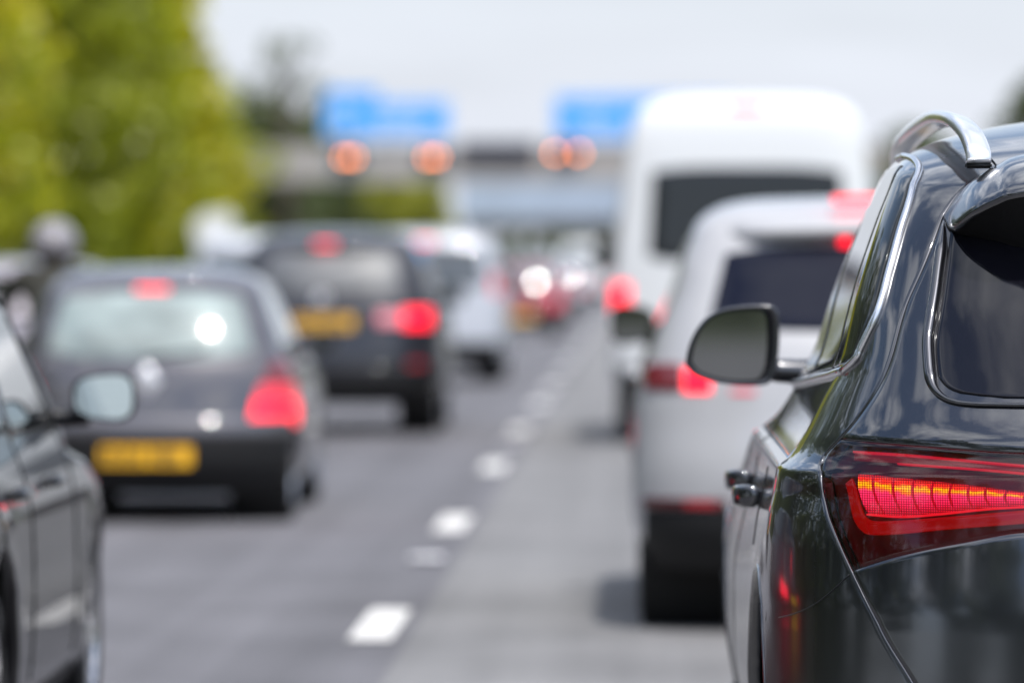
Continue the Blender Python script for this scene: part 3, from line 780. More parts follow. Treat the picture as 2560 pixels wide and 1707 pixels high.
    if g('emblem'):
        kind, x, z, s = d['emblem']
        link('emblem', diamond(S, x, z, s*.76, s) if kind == 'diamond' else disc(S, x, z, s/2), M['emblem'], root)
    if g('aerial'):
        x, y, z, h = d['aerial']; t = bmesh.new(); tube(t, [(x, y, z), (x, y-.06*h/.2, z+h)], [.012, .004], 6)
        link('roof_aerial', t, M['trim'], root)
    if g('rails'):
        y0, y1, xr_, zr = d['rails']
        for sd in (-1, 1):
            t = bmesh.new(); tube(t, smooth_path([(sd*xr_, y0, zr-.05), (sd*xr_, y0+.08, zr), (sd*xr_, y1-.1, zr+.01), (sd*xr_, y1, zr-.05)], 24), .016, 8)
            link('roof_rail', t, M['alloy'], root)
    add_wheels(root, S, g('r', .31), g('tw', .2))
    return root, S
M['pink_lens'] = emit('pale_pink_lens', (1, .10, .16), .45, base=(.5, .25, .28))
D_HATCH = dict(seed=4, axles=(.62, 3.10), r=.29, tw=.185, bumper=.50, belt_trim=(.50, .585), glass='glass_sky_painted', sglass='glass_sky_painted', rear_window=(.60, .50, .925, 1.30),
  side_windows=[(.50, 1.30, .62, 1.30, .96, 1.28), (1.36, 2.62, 1.36, 2.02, .96, 1.28)], tails=[(.575, 2, .555, .70, 'brake_hot', .03), (.605, 2, .70, .785, 'brake_dim', .03), (.635, 2, .785, .915, 'red_lens', .07)],
  headlight=(.6, .68), mirror=(.86, 2.45, 1.0, .18, .13), handles=(1.55,), handle_z=.84, seams=(1.33, 2.6), windscreen=(.66, .54, 1.0, 1.33), brake_bar=(0, .19, 1.325, .022, 'brake_hot'), spoiler=(.52, 1.37, .07, .02), plate=(0, .383), emblem=('diamond', 0, .805, .21), aerial=(0, 1.2, 1.45, .13))
D_SUV = dict(seed=9, axles=(.78, 3.32), r=.34, tw=.215, bumper=.52, belt_trim=(.52, .60), rear_window=(.60, .50, 1.19, 1.50), glass='glass_matt',
  side_windows=[(.50, .95, .68, .95, 1.14, 1.52), (1.0, 1.75, 1.0, 1.75, 1.13, 1.54), (1.82, 2.95, 1.82, 2.42, 1.12, 1.53)], tails=[(.60, 2, .94, 1.07, 'brake', .0)], reflectors=[(.66, .80, .585, .625, 'reflector')],
  headlight=(.6, .82), mirror=(.95, 2.78, 1.17, .2, .15), handles=(1.45, 2.35), handle_z=1.0, seams=(1.0, 1.8, 2.75), windscreen=(.68, .56, 1.17, 1.56), brake_bar=(-.02, .18, 1.565, .028, 'brake_hot'), spoiler=(.54, 1.60, .10, .03), plate=(-.02, .965), plate_tilt=-.12, emblem=('disc', -.03, 1.16, .10), aerial=(0, 1.2, 1.67, .12))
D_SALOON = dict(axles=(.95, 3.66), r=.325, tw=.22, rear_window=(.58, .46, 1.06, 1.38), glass='glass', wiper=False, pillar=(2.98, 3.26, 2.52, 2.72, .985, 1.40),
  side_windows=[(.92, 1.72, 1.14, 1.72, 1.0, 1.38), (1.80, 2.96, 1.80, 2.50, .985, 1.385)], tails=[(.50, 2, .70, .84, 'brake', .0)],
  headlight=(.6, .66), mirror=(.975, 3.0, 1.07, .195, .145), mirror_glass='mirror_teal', mirror_tilt=.045, handles=(1.42, 2.35), handle_z=.845, seams=(1.0, 1.76, 2.95), windscreen=(.70, .60, 1.06, 1.40), plate=(0, .72), bumper=.32, brake_bar=(0, .2, 1.06, .02, 'brake'), sglass='glass_side')
D_MPV = dict(axles=(.95, 3.85), r=.335, tw=.215, bumper=.5, rear_window=(.74, .66, 1.16, 1.68), glass='glass_grey', p=3.4,
  side_windows=[(.35, 1.2, .42, 1.2, 1.22, 1.68), (1.28, 2.5, 1.28, 2.5, 1.22, 1.69), (2.6, 3.75, 2.6, 3.22, 1.22, 1.66)], tails=[(.82, 2, 1.10, 1.32, 'brake_dim', .0)],
  headlight=(.6, .85), mirror=(1.05, 3.6, 1.25, .2, .22), handles=(1.5, 2.8), handle_z=1.05, seams=(1.25, 2.55, 3.6), windscreen=(.80, .72, 1.26, 1.70), brake_bar=(0, .22, 1.74, .03, 'brake'), plate=(0, .85))
D_VAN = dict(axles=(1.05, 4.75), r=.345, tw=.225, bumper=.62, rear_window=(.80, .76, 1.47, 2.25), glass='glass', sag=.06, rise=.04, p=4.2, wiper=False,
  side_windows=[(.4, 1.5, .42, 1.5, 1.5, 2.05), (1.6, 2.7, 1.6, 2.7, 1.5, 2.05), (2.8, 3.5, 2.8, 3.5, 1.5, 2.05), (3.9, 4.9, 3.9, 4.45, 1.45, 2.05)], tails=[(.95, 2, 1.08, 1.30, 'brake', .0)],
  headlight=(.7, .95), mirror=(1.17, 4.6, 1.55, .2, .33), handles=(3.8,), handle_z=1.2, seams=(3.65, 4.9), windscreen=(.88, .80, 1.55, 2.2), brake_bar=(0, .30, 2.73, .035, 'brake_dim'), plate=(0, .72))
M['lamp_house'] = principled('dark_red_lamp_housing', (.11, .004, .008), .35, vary=.3, vscale=40)
M['lens_red'] = lens_mat('red_lamp_lens', (.95, .44, .50), 1.6, dirt=.03)
def led_material():
    m, nt, o = new_mat('lit_led_cell')
    uv = node(nt, 'ShaderNodeUVMap'); sp = node(nt, 'ShaderNodeSeparateXYZ'); nt.links.new(uv.outputs[0], sp.inputs[0])
    n = noise_tex(nt, 55, 2)
    add = node(nt, 'ShaderNodeMath', operation='MULTIPLY_ADD'); nt.links.new(n.outputs['Fac'], add.inputs[0]); add.inputs[1].default_value = .35
    nt.links.new(sp.outputs['Y'], add.inputs[2])
    col = ramp(nt, add.outputs[0], [(.10, (.65, .004, .02)), (.45, (.95, .04, .17)), (.70, (1, .07, .26)), (.80, (1, .35, .03)), (.90, (1, .95, .004)), (1.0, (.9, .05, .03))])
    def wave(sock, k):
        a = node(nt, 'ShaderNodeMath', operation='MULTIPLY'); a.inputs[1].default_value = k; nt.links.new(sock, a.inputs[0])
        b = node(nt, 'ShaderNodeMath', operation='SINE'); nt.links.new(a.outputs[0], b.inputs[0])
        c = node(nt, 'ShaderNodeMath', operation='MULTIPLY_ADD'); c.inputs[1].default_value = .5; c.inputs[2].default_value = .5; nt.links.new(b.outputs[0], c.inputs[0]); return c
    tco = node(nt, 'ShaderNodeTexCoord'); so_ = node(nt, 'ShaderNodeSeparateXYZ'); nt.links.new(tco.outputs['Object'], so_.inputs[0])
    w1 = wave(so_.outputs['X'], 2*PI/.0046); w2 = wave(so_.outputs['Z'], 2*PI/.0046)
    mul = node(nt, 'ShaderNodeMath', operation='MULTIPLY'); nt.links.new(w1.outputs[0], mul.inputs[0]); nt.links.new(w2.outputs[0], mul.inputs[1])
    st = node(nt, 'ShaderNodeMath', operation='MULTIPLY_ADD'); nt.links.new(mul.outputs[0], st.inputs[0]); st.inputs[1].default_value = 2.1; st.inputs[2].default_value = .38
    lv = ramp(nt, sp.outputs['Y'], [(0, (.55,)*3), (.25, (.8,)*3), (.6, (1,)*3), (.90, (1.1,)*3), (.97, (.45,)*3)])
    m2 = node(nt, 'ShaderNodeMath', operation='MULTIPLY'); nt.links.new(st.outputs[0], m2.inputs[0]); nt.links.new(lv.outputs['Color'], m2.inputs[1])
    b = node(nt, 'ShaderNodeBsdfPrincipled', Roughness=.2); b.inputs['Base Color'].default_value = (.2, .01, .02, 1)
    nt.links.new(col.outputs['Color'], b.inputs['Emission Color']); nt.links.new(m2.outputs[0], b.inputs['Emission Strength'])
    nt.links.new(b.outputs[0], o.inputs[0]); return m
M['led_cell'] = led_material()
M['guide_red'] = emit('lit_light_guide', (1, .002, .004), .22, base=(.10, .001, .002))
M['guide_line'] = emit('lit_guide_line', (1, .004, .05), .45, base=(.05, .001, .002))
M['guide_faint'] = emit('faint_light_guide', (1, .004, .03), .10, base=(.05, .001, .002))
M['guide_dash'] = emit('guide_edge', (1, .02, .05), .8, base=(.05, .001, .002))
hero, HS = build_hero()
MID = 'cars queueing in the middle lane'
build_car('black_saloon', 'dark glossy saloon cut off by the left edge, showing its flank and pale door mirror', 'car', (-2.57, 13.9), SALOON, D_SALOON, 'black_paint', MID)
build_car('grey_hatchback', 'dark grey hatchback with pale diamond emblem, yellow plate and teardrop red lamp', 'car', (-2.78, 32), HATCH, D_HATCH, 'grey_paint', MID)
build_car('dark_crossover', 'blue-black tall hatchback with yellow plate high on its tailgate, beyond the dark grey hatchback', 'car', (-2.64, 48.5), scale(SUV, 1.08, .97, 1.05), {**D_SUV, 'brake_bar': (-.06, .18, 1.635, .026, 'brake_hot'), 'spoiler': (.56, 1.66, .10, .03), 'rear_window': (.62, .53, 1.20, 1.56), 'tails': [(.62, .85, .93, 1.07, 'brake'), (.40, .615, .95, 1.05, 'pink_lens')], 'plate': (-.06, .965), 'emblem': ('disc', -.08, 1.17, .12)}, 'navy_paint', MID)
build_car('silver_minivan', 'pale silver minivan with lit red lamp, partly hidden ahead of the blue-black tall hatchback', 'van', (-2.63, 69.6), scale(MPV, 1, 1, .965), D_MPV, 'van_paint', MID)
build_car('red_hatchback', 'small dark red car beyond the silver minivan', 'car', (-2.42, 116), HATCH, {**D_HATCH, 'glass': 'glass_grey', 'emblem': None, 'seed': 0, 'brake_bar': None, 'tails': [(.60, 2, .56, .88, 'brake_dim', .05)]}, 'red_paint', MID)
gx = build_car('grey_crossover', 'mid grey car in the distant queue just beyond the dark red one', 'car', (-2.62, 148), SUV, {**D_SUV, 'seed': 0, 'tails': [(.65, 2, .94, 1.05, 'brake_dim')], 'brake_bar': None}, 'mid_paint', MID)
sx_ = build_car('silver_hatchback', 'small silver car far up the queue in front of the tall white van', 'car', (-2.50, 182), HATCH, {**D_HATCH, 'glass': 'glass_grey', 'emblem': None, 'seed': 0, 'brake_bar': None, 'tails': [(.60, 2, .6, .88, 'brake_dim', .05)]}, 'silver_paint', MID)
build_car('white_van', 'white van standing tall in the far queue under the bridge', 'van', (-2.25, 228), scale(MPV, 1.05, 1.1, 1.2), {**D_MPV, 'rear_window': (.74, .66, 1.5, 2.0), 'brake_bar': None, 'tails': [(.85, 2, 1.2, 1.5, 'red_lens')], 'side_windows': [(3.0, 3.95, 3.0, 3.4, 1.45, 2.0)], 'windscreen': (.82, .74, 1.5, 2.1), 'mirror': (1.12, 4.0, 1.5, .2, .25)}, 'white_paint', MID)
build_car('silver_estate', 'grey-mauve car in the slow lane at the far left, behind the motorcyclist', 'car', (-6.04, 55), scale(SUV, 1.04, 1.02, .90), {**D_SUV, 'rear_window': (.60, .50, 1.13, 1.33), 'side_windows': [(.50, .95, .68, .95, 1.06, 1.36), (1.0, 1.75, 1.0, 1.75, 1.05, 1.38), (1.82, 2.95, 1.82, 2.42, 1.04, 1.37)], 'brake_bar': (0, .18, 1.40, .02, 'red_lens'), 'spoiler': (.5, 1.44, .06, .02), 'plate': (0, .60), 'tails': [(.70, 2, .84, 1.0, 'red_lens', .0)], 'windscreen': (.68, .56, 1.08, 1.40), 'mirror': (.99, 2.78, 1.06, .2, .15), 'emblem': None, 'aerial': None}, 'mauve_paint', 'cars queueing in the slow lane')
build_car('silver_van', 'silver van in the slow lane rising behind the roof of the blue-black tall hatchback', 'van', (-6.30, 91), MPV, {**D_MPV, 'brake_bar': (.24, .14, 1.80, .02, 'brake_dim')}, 'silver_paint', 'cars queueing in the slow lane')
RIGHT = 'vehicles queueing in the right lane'
EVO = [(z*1.0 if z < 1.1 else z*1.02, W, yr, br, yf, bf) for z, W, yr, br, yf, bf in [(.25, .88, .1, .45, 4.3, .7), (.42, .94, .0, .5, 4.4, .75), (.6, .95, 0, .5, 4.43, .75), (.85, .95, .05, .48, 4.4, .75), (1.0, .93, .08, .45, 4.1, .8), (1.07, .90, .1, .42, 3.6, .75), (1.13, .87, .13, .4, 3.25, .7), (1.3, .80, .22, .33, 2.95, .6), (1.5, .735, .34, .28, 2.5, .5), (1.6, .69, .42, .28, 2.3, .5), (1.66, .61, .52, .3, 2.1, .5), (1.695, .46, .75, .35, 1.95, .4), (1.71, .06, 1.2, .1, 1.75, .1)]]
D_EV = dict(D_SUV, seed=0); D_EV.update(rear_window=(.655, .57, 1.20, 1.535), glass='glass_navy', bumper=.49, belt_trim=None, tails=[(.645, .745, .960, 1.05, 'brake_hot'), (.762, .90, .965, 1.065, 'red_lens'), (.47, .56, .955, .962, 'brake_dim')], reflectors=[(.58, .905, .50, .535, 'dark_lens'), (.62, .74, .503, .530, 'reflector')], brake_bar=(0, .30, 1.725, .026, 'brake_hot'), brake_y=.43, marker=(-.105, 1.552), mirror_paint='black_paint', spoiler=(.64, 1.66, .16, .05), plate=(0, .80), emblem=None, mirror=(.955, 2.75, 1.20, .20, .17), aerial=None, axles=(.80, 3.5), r=.37, tw=.24, headlight=(.6, .85))
build_car('white_crossover', 'silver-white tall car with slim red lamps directly ahead of the black estate', 'car', (.925, 22.4), EVO, D_EV, 'pearl_paint', RIGHT)
build_car('white_minibus', 'high-roofed white minibus with broad dark rear window, ahead of the silver-white tall car', 'minibus', (.866, 46), scale(VAN, 1.055, 1.0, 1.035), D_VAN, 'white_paint', RIGHT)
FAR = 'tiny cars at the far end of the queue'
for src, x, y in ((gx, -2.35, 268), (sx_, -2.3, 305), (gx, -6.2, 258), (sx_, -6.0, 292), (gx, -2.2, 345), (sx_, -5.6, 340)):
    c = copy_tree(src[0]); c.location = (x, y, 0)
    tag(c, 'tiny blurred car at the far end of the queue under the bridge', 'car', FAR)
# ---------------------------------------------------------------- motorcycle and rider
def build_bike(at):
    m = thing('motorcycle', 'dark touring motorcycle filtering between the lanes beside the dark grey hatchback', 'motorcycle', (*at, 0))
    for y in (0.32, 1.80):
        bm = bmesh.new(); lathe_x(bm, [(-.05, .20), (-.075, .25), (-.06, .29), (0, .315), (.06, .29), (.075, .25), (.05, .20)], 30); w = link('tyre', bm, M['tyre'], m, loc=(0, y, .315))
        bm = bmesh.new(); lathe_x(bm, [(-.04, .205), (-.045, .03), (-.06, .02), (.06, .02), (.045, .03), (.04, .205)], 30); link('rim', bm, M['alloy'], w)
    bm = bmesh.new(); tube(bm, smooth_path([(0, .1, .86), (0, .5, .80), (0, .95, .78), (0, 1.25, .92), (0, 1.5, .95)], 20), [.10, .13, .14, .15, .15, .14, .14, .15, .16, .17, .18, .19, .19, .19, .18, .17, .15, .13, .1, .06], 12); link('tank_and_seat', bm, M['black_paint'], m)
    link('engine', boxed(-.2, .2, .75, 1.35, .32, .72, .06), M['trim'], m)
    for s in (-1, 1):
        link('pannier', boxed(s*.20 if s > 0 else -.44, s*.44 if s > 0 else -.20, .0, .48, .52, .86, .05), M['black_paint'], m)
        bm = bmesh.new(); tube(bm, smooth_path([(0, 1.45, 1.05), (s*.2, 1.38, 1.10), (s*.40, 1.22, 1.08)], 10), .016, 8); link('handlebar', bm, M['trim'], m)
        bm = bmesh.new(); tube(bm, [(s*.30, 1.34, 1.10), (s*.40, 1.40, 1.30)], .009, 6); link('mirror_stem', bm, M['trim'], m)
        mo = round_outline(.16, .11); mirror_part(m, mo, .06, (s*.42, 1.36, 1.33), M['black_paint'], M['mirror'], s)
        bm = bmesh.new(); tube(bm, [(s*.08, 1.80, .32), (s*.09, 1.5, .95)], .026, 8); link('fork', bm, M['alloy'], m)
    link('tail_light', boxed(-.09, .09, -.03, .04, .86, .92, .01), M['red_lens'], m)
    bm = bmesh.new(); tube(bm, smooth_path([(0, 1.35, .9), (0, 1.62, 1.0), (0, 1.8, .86)], 10), [.16, .2, .22, .22, .21, .2, .18, .16, .12, .08], 12); link('fairing', bm, M['black_paint'], m)
    # the rider: one continuous skinned figure
    J = dict(pelvis=(0, .62, .92), chest=(0, .80, 1.22), neck=(0, .86, 1.46), head=(0, .88, 1.58), ls=(-.21, .84, 1.41), le=(-.36, .98, 1.17), lh=(-.38, 1.20, 1.10), rs=(.21, .84, 1.41), re=(.36, .98, 1.17), rh=(.38, 1.20, 1.10), lk=(-.25, 1.05, .78), lf=(-.23, .75, .42), lt=(-.23, .95, .36), rk=(.25, 1.05, .78), rf=(.23, .75, .42), rt=(.23, .95, .36), lhip=(-.12, .64, .88), rhip=(.12, .64, .88))
    R = dict(pelvis=.165, chest=.185, neck=.075, head=.085, ls=.10, le=.07, lh=.042, rs=.10, re=.07, rh=.042, lk=.085, lf=.06, lt=.045, rk=.085, rf=.06, rt=.045, lhip=.12, rhip=.12)
    E = [('pelvis', 'chest'), ('chest', 'neck'), ('neck', 'head'), ('chest', 'ls'), ('ls', 'le'), ('le', 'lh'), ('chest', 'rs'), ('rs', 're'), ('re', 'rh'), ('pelvis', 'lhip'), ('lhip', 'lk'), ('lk', 'lf'), ('lf', 'lt'), ('pelvis', 'rhip'), ('rhip', 'rk'), ('rk', 'rf'), ('rf', 'rt')]
    K = list(J); P = [J[k] for k in K]; ED = [(K.index(a), K.index(b)) for a, b in E]; RR = [R[k] for k in K]
    for s, h in ((-1, 'lh'), (1, 'rh')):      # gloved hands: palm, four fingers and a thumb round the grip
        b = len(P); hx, hy, hz = J[h]; P.append((hx+s*.005, hy+.06, hz+.012)); RR.append(.03); ED.append((K.index(h), b))
        for q in range(4):
            o = (q-1.5)*.021; n = len(P)
            P += [(hx+s*(.02+o), hy+.105, hz+.012), (hx+s*(.02+o), hy+.125, hz-.015), (hx+s*(.02+o), hy+.10, hz-.035)]; RR += [.0105, .0095, .0085]
            ED += [(b, n), (n, n+1), (n+1, n+2)]
        n = len(P); P += [(hx-s*.035, hy+.07, hz-.012), (hx-s*.03, hy+.10, hz-.03)]; RR += [.011, .0095]; ED += [(b, n), (n, n+1)]
    me = bpy.data.meshes.new('person'); me.from_pydata(P, ED, []); p = bpy.data.objects.new('person', me); COL.objects.link(p)
    p.location = (*at, 0); me.materials.append(M['jacket'])
    sk = p.modifiers.new('skin', 'SKIN'); sk.use_smooth_shade = True
    for v, r in zip(me.skin_vertices[0].data, RR): v.radius = (r, r)
    me.skin_vertices[0].data[0].use_root = True
    ss = p.modifiers.new('sub', 'SUBSURF'); ss.levels = 1; ss.render_levels = 1
    tag(p, 'motorcyclist in a dark olive jacket and grey helmet riding between the lanes', 'person')
    bm = bmesh.new(); bmesh.ops.create_uvsphere(bm, u_segments=28, v_segments=18, radius=1)
    for v in bm.verts:
        x, y, z = v.co; k = 1 if z > -.3 else 1-.25*(-.3-z)/.7
        v.co = (x*.165*k, y*.185*k+.01, z*.175)
    hl = link('helmet', bm, [M['helmet'], M['gloss_black']], p, loc=(0, .895, 1.59))
    for f in hl.data.polygons:
        if f.center.z < -.03: f.material_index = 1
    bm = bmesh.new(); P2 = []
    for a in np.linspace(-1.1, 1.1, 16): P2.append([(.169*math.sin(a), .192*math.cos(a)+.01, z) for z in (-.045, 0, .045)])
    link('visor', grid_bm(P2, .003, (0, 0, 0), .002, .006), M['gloss_black'], hl)
    bm = bmesh.new(); lathe_x(bm, [(-.045, .088), (0, .092), (.02, .08)], 20)
    for v in bm.verts: v.co = (v.co.y, v.co.z, v.co.x)
    link('collar', bm, M['collar'], p, loc=(0, .87, 1.465))
M['jacket'] = principled('dark_olive_jacket', (.035, .034, .026), .8, vary=.4, vscale=8)
M['helmet'] = principled('pale_grey_helmet', (.24, .225, .24), .35, coat=.4)
M['collar'] = principled('rust_brown_scarf', (.26, .09, .05), .9, vary=.3)
build_bike((-3.97, 37.6))
# ================================================================ road and verges
def asphalt(name, col, var=.18):
    m, nt, o = new_mat(name)
    b = node(nt, 'ShaderNodeBsdfPrincipled', Roughness=.82)
    n = noise_tex(nt, 160, 4, .7); n2 = noise_tex(nt, .8, 5, .6)
    tc = node(nt, 'ShaderNodeTexCoord'); mp = node(nt, 'ShaderNodeMapping'); mp.inputs['Scale'].default_value = (2.2, .03, 1)
    nt.links.new(tc.outputs['Object'], mp.inputs['Vector']); n3 = noise_tex(nt, 1, 3, .6, mp.outputs['Vector'])    # wheel tracks along the lane
    a = node(nt, 'ShaderNodeMath', operation='ADD'); nt.links.new(n.outputs['Fac'], a.inputs[0]); nt.links.new(n2.outputs['Fac'], a.inputs[1])
    a2 = node(nt, 'ShaderNodeMath', operation='ADD'); nt.links.new(a.outputs[0], a2.inputs[0]); nt.links.new(n3.outputs['Fac'], a2.inputs[1])
    a3 = node(nt, 'ShaderNodeMath', operation='DIVIDE'); nt.links.new(a2.outputs[0], a3.inputs[0]); a3.inputs[1].default_value = 3
    r = ramp(nt, a3.outputs[0], [(.36, tuple(c*(1-var) for c in col)), (.62, tuple(c*(1+var) for c in col))])
    nt.links.new(r.outputs['Color'], b.inputs['Base Color'])
    bp = node(nt, 'ShaderNodeBump', Strength=.5, Distance=.006); nt.links.new(n.outputs['Fac'], bp.inputs['Height']); nt.links.new(bp.outputs['Normal'], b.inputs['Normal'])
    nt.links.new(b.outputs[0], o.inputs[0]); return m
def sheet(name, x0, x1, y0, y1, z, mat, kind='structure', ny=1):
    bm = bmesh.new(); ys = np.linspace(y0, y1, ny+1)
    L = [(bm.verts.new((x0, y, z)), bm.verts.new((x1, y, z))) for y in ys]
    for (a, b), (c, d) in zip(L[:-1], L[1:]): bm.faces.new((a, b, d, c))
    o = link(name, bm, mat, smooth=False); return tag(o, kind=kind)
M['asphalt_dark'] = asphalt('bluish_grey_asphalt', (.118, .116, .127), .42)
M['asphalt_pale'] = asphalt('pale_worn_asphalt', (.168, .166, .168), .38)
M['grass'] = principled('verge_grass', (.06, .085, .02), .9, vary=.5, vscale=1.5)
M['field'] = principled('rough_ground', (.055, .075, .022), .95, vary=.5, vscale=.05)
M['line_paint'] = principled('road_marking_paint', (.64, .625, .60), .6, vary=.28, vscale=9)
M['concrete'] = principled('grey_concrete', (.33, .32, .31), .85, vary=.2, vscale=2)
M['galv'] = principled('galvanised_steel', (.42, .42, .43), .45, metal=.6, vary=.15, vscale=3)
sheet('ground', -2500, 2500, -400, 4500, -.10, M['field'])
sheet('verge', -60, -11.6, -80, 900, -.03, M['grass'])
sheet('verge', 3.6, 60, -80, 900, -.03, M['grass'])
sheet('road', -11.7, 3.7, -80, 900, 0, M['asphalt_dark'])
sheet('road_lane', -.905, 2.62, -80, 900, .004, M['asphalt_pale'])
bm = bmesh.new()
def mark(x0, x1, y0, y1, z=.008):
    bm.faces.new([bm.verts.new(p) for p in ((x0, y0, z), (x1, y0, z), (x1, y1, z), (x0, y1, z))])
for k in range(-5, 92):
    y = 22.05+9*k
    mark(-1.135, -.965, y, y+2); mark(-4.78, -4.62, y+3, y+5)
mark(2.66, 2.86, -80, 900); mark(-8.5, -8.3, -80, 900)
tag(link('lane_markings', bm, M['line_paint'], smooth=False), kind='structure')
M['stud'] = principled('road_stud_casting', (.72, .71, .74), .35, metal=.1)
def stud_mesh():
    bm = bmesh.new(); box(bm, -.085, .085, -.09, .09, .009, .030, 0, .008)
    return bm
sb = link('road_stud', stud_mesh(), M['stud'])
M['stud_eye'] = principled('reflector_glass', (.7, .7, .72), .08, coat=1)
e_ = bmesh.new()
for s in (-1, 1): box(e_, s*.03-.02, s*.03+.02, -.094, -.081, .014, .027)
link('reflector', e_, M['stud_eye'], sb)
for i, k in enumerate(range(0, 7)):
    s = sb if i == 0 else copy_tree(sb)
    s.location = (-1.05, 28.0+18*k, 0)
    tag(s, 'small raised road stud set in the gap between two white lane dashes', 'road stud', 'road studs along the lane line')
sb['label'] = 'pale raised road stud alone in the gap before the nearest white dash'
# ================================================================ gantry, signs, bridge
GY = 290.
def at(xD, yD, Y): return ((xD-1469)*Y/13067, CAM_H-(yD-605)*Y/13067)
g = thing('sign_gantry', 'grey steel gantry beam spanning the motorway and carrying signs', 'gantry', (0, GY, 0))
M['gantry'] = principled('weathered_gantry_steel', (.36, .33, .315), .7, vary=.12, vscale=.8)
bm = bmesh.new()
for y in (-.7, .7):
    for z in (5.95, 7.35): box(bm, -22, 14, y-.13, y+.13, z-.14, z+.14)
    for k in range(36):
        x = -22+k; a, b = (6.05, 7.25) if k % 2 else (7.25, 6.05)
        tube(bm, [(x, y, a), (x+1, y, b)], .09, 6)
link('beam', bm, M['gantry'], g, smooth=False)
link('walkway_panel', boxed(-21.9, 13.9, -.85, .85, 5.62, 7.32), M['gantry'], g, smooth=False)
for x in (-22.2, 14.2):
    bm = bmesh.new(); box(bm, x-.3, x+.3, -.6, .6, 0, 7.5, 0, .05); link('leg', bm, M['gantry'], g, smooth=False)
M['sign_blue'] = principled('blue_sign_face', (.014, .35, .92), .4, coat=.3)
M['sign_white'] = principled('white_sign_legend', (.85, .86, .88), .5)
M['sign_back'] = principled('sign_frame', (.45, .46, .48), .5, metal=.4)
def blue_sign(name, label, x0, x1, z0, z1, tab=None, rows=(), arrow=None):
    r = thing(name, label, 'road sign', (0, GY-1.15, 0), group='blue motorway signs')
    bm = boxed(x0, x1, 0, .08, z0, z1, .03)
    if tab: box(bm, tab[0], tab[1], .002, .078, z1+.003, z1+tab[2])
    link('sign_panel', bm, M['sign_blue'], r, smooth=False)
    bm = bmesh.new(); t = .09
    for a in ((x0+.08, x1-.08, z0+.08, z0+.08+t), (x0+.08, x1-.08, z1-.08-t, z1-.08), (x0+.08, x0+.08+t, z0+.17, z1-.17), (x1-.08-t, x1-.08, z0+.17, z1-.17)): box(bm, a[0], a[1], -.012, .0, a[2], a[3])
    link('border', bm, M['sign_white'], r, smooth=False)
    bm = bmesh.new(); rr = random.Random(len(rows)+int(x1*10))
    for (xa, xb, z, h) in rows:        # rows of lettering, too far off to read
        x = xa; box(bm, xa, xb, -.014, -.002, z, z+.09)
        while x < xb-.1:
            w = rr.uniform(.5, .8)*h; box(bm, x, min(x+w*.35, xb), -.02, -.002, z, z+h*rr.choice((.72, .72, 1))); x += w
        link('lettering', bm, M['sign_white'], r, smooth=False); bm = bmesh.new()
    if arrow:
        ax, az, s = arrow; box(bm, ax-.09*s, ax+.09*s, -.02, -.002, az+.45*s, az+1.6*s)
        f = [bm.verts.new((ax+dx*s, -.02, az+dz*s)) for dx, dz in ((-.45, .5), (0, 0), (.45, .5))]; h = [bm.verts.new((v.co.x, -.002, v.co.z)) for v in f]
        bm.faces.new(f); bm.faces.new(h[::-1])
        for i in range(3): bm.faces.new((f[i], f[(i+1) % 3], h[(i+1) % 3], h[i]))
    link('arrow', bm, M['sign_white'], r, smooth=False)
    bm = bmesh.new()
    for x in (x0+.5, (x0+x1)/2, x1-.5): box(bm, x-.08, x+.08, .083, .42, 5.95, z1)
    link('sign_post', bm, M['sign_back'], r, smooth=False)
blue_sign('direction_sign', 'wide blue sign on the left half of the gantry, stepped higher at its left end', -16.1, -9.65, 7.85, 9.75, (-16.0, -13.3, .55), [(-13.6, -10.6, 8.9, .34), (-13.6, -10.9, 8.35, .34), (-15.4, -14.6, 9.4, .45)], (-15.0, 8.05, .75))
blue_sign('direction_sign', 'blue sign on the gantry partly hidden behind the white minibus', -4.35, 4.6, 7.75, 10.0, None, [(-3.3, -1.2, 9.0, .34), (0.2, 3.6, 8.9, .34), (-3.2, -1.0, 8.3, .34)], (-.3, 8.0, .8))
M['amber'] = emit('lit_amber_lantern', (1, .25, .06), 8.5, base=(.3, .1, .02))
M['sign_black'] = principled('black_signal_face', (.03, .03, .04), .6)
SIG = [(803, 362, 'lane signal with two amber lanterns under the left end of the wide blue sign'), (995, 362, 'lane signal with two amber lanterns under the right end of the wide blue sign'), (1303, 352, 'lane signal with widely spaced amber lanterns next to the minibus roof')]
for i, (xD, yD, lab) in enumerate(SIG):
    X, Z = at(xD, yD, GY)
    r = thing('lane_signal', lab, 'signal', (X, GY-1.0, Z), group='lane signals on the gantry')
    link('housing', boxed(-.85, .85, -.1, .28, -.62, .62, .05), M['sign_back'], r, smooth=False)
    link('signal_face', boxed(-.72, .72, -.13, -.1015, -.5, .5), M['sign_black'], r, smooth=False)
    sp = .60 if i == 2 else .22
    for s in (-1, 1):
        bm = bmesh.new(); lathe_x(bm, [(0, .001), (.015, .10), (.0, .15), (-.07, .16)], 18)
        for v in bm.verts: v.co = (v.co.y, -v.co.x, v.co.z)
        link('lantern', bm, M['amber'], r, loc=(s*sp, -.15, 0))
X0, Z0 = at(1058, 367, GY); X1, Z1 = at(1232, 330, GY)
r = thing('message_sign', 'dark unlit message board hung on the gantry between the two blue signs', 'message sign', (0, GY-1.05, 0))
link('housing', boxed(X0, X1, -.1, .3, Z0-.12, Z1+.12, .05), M['sign_black'], r, smooth=False)
M['board'] = principled('dark_message_panel', (.045, .043, .06), .4)
link('display', boxed(X0+.15, X1-.15, -.13, -.102, Z0, Z1), M['board'], r, smooth=False)
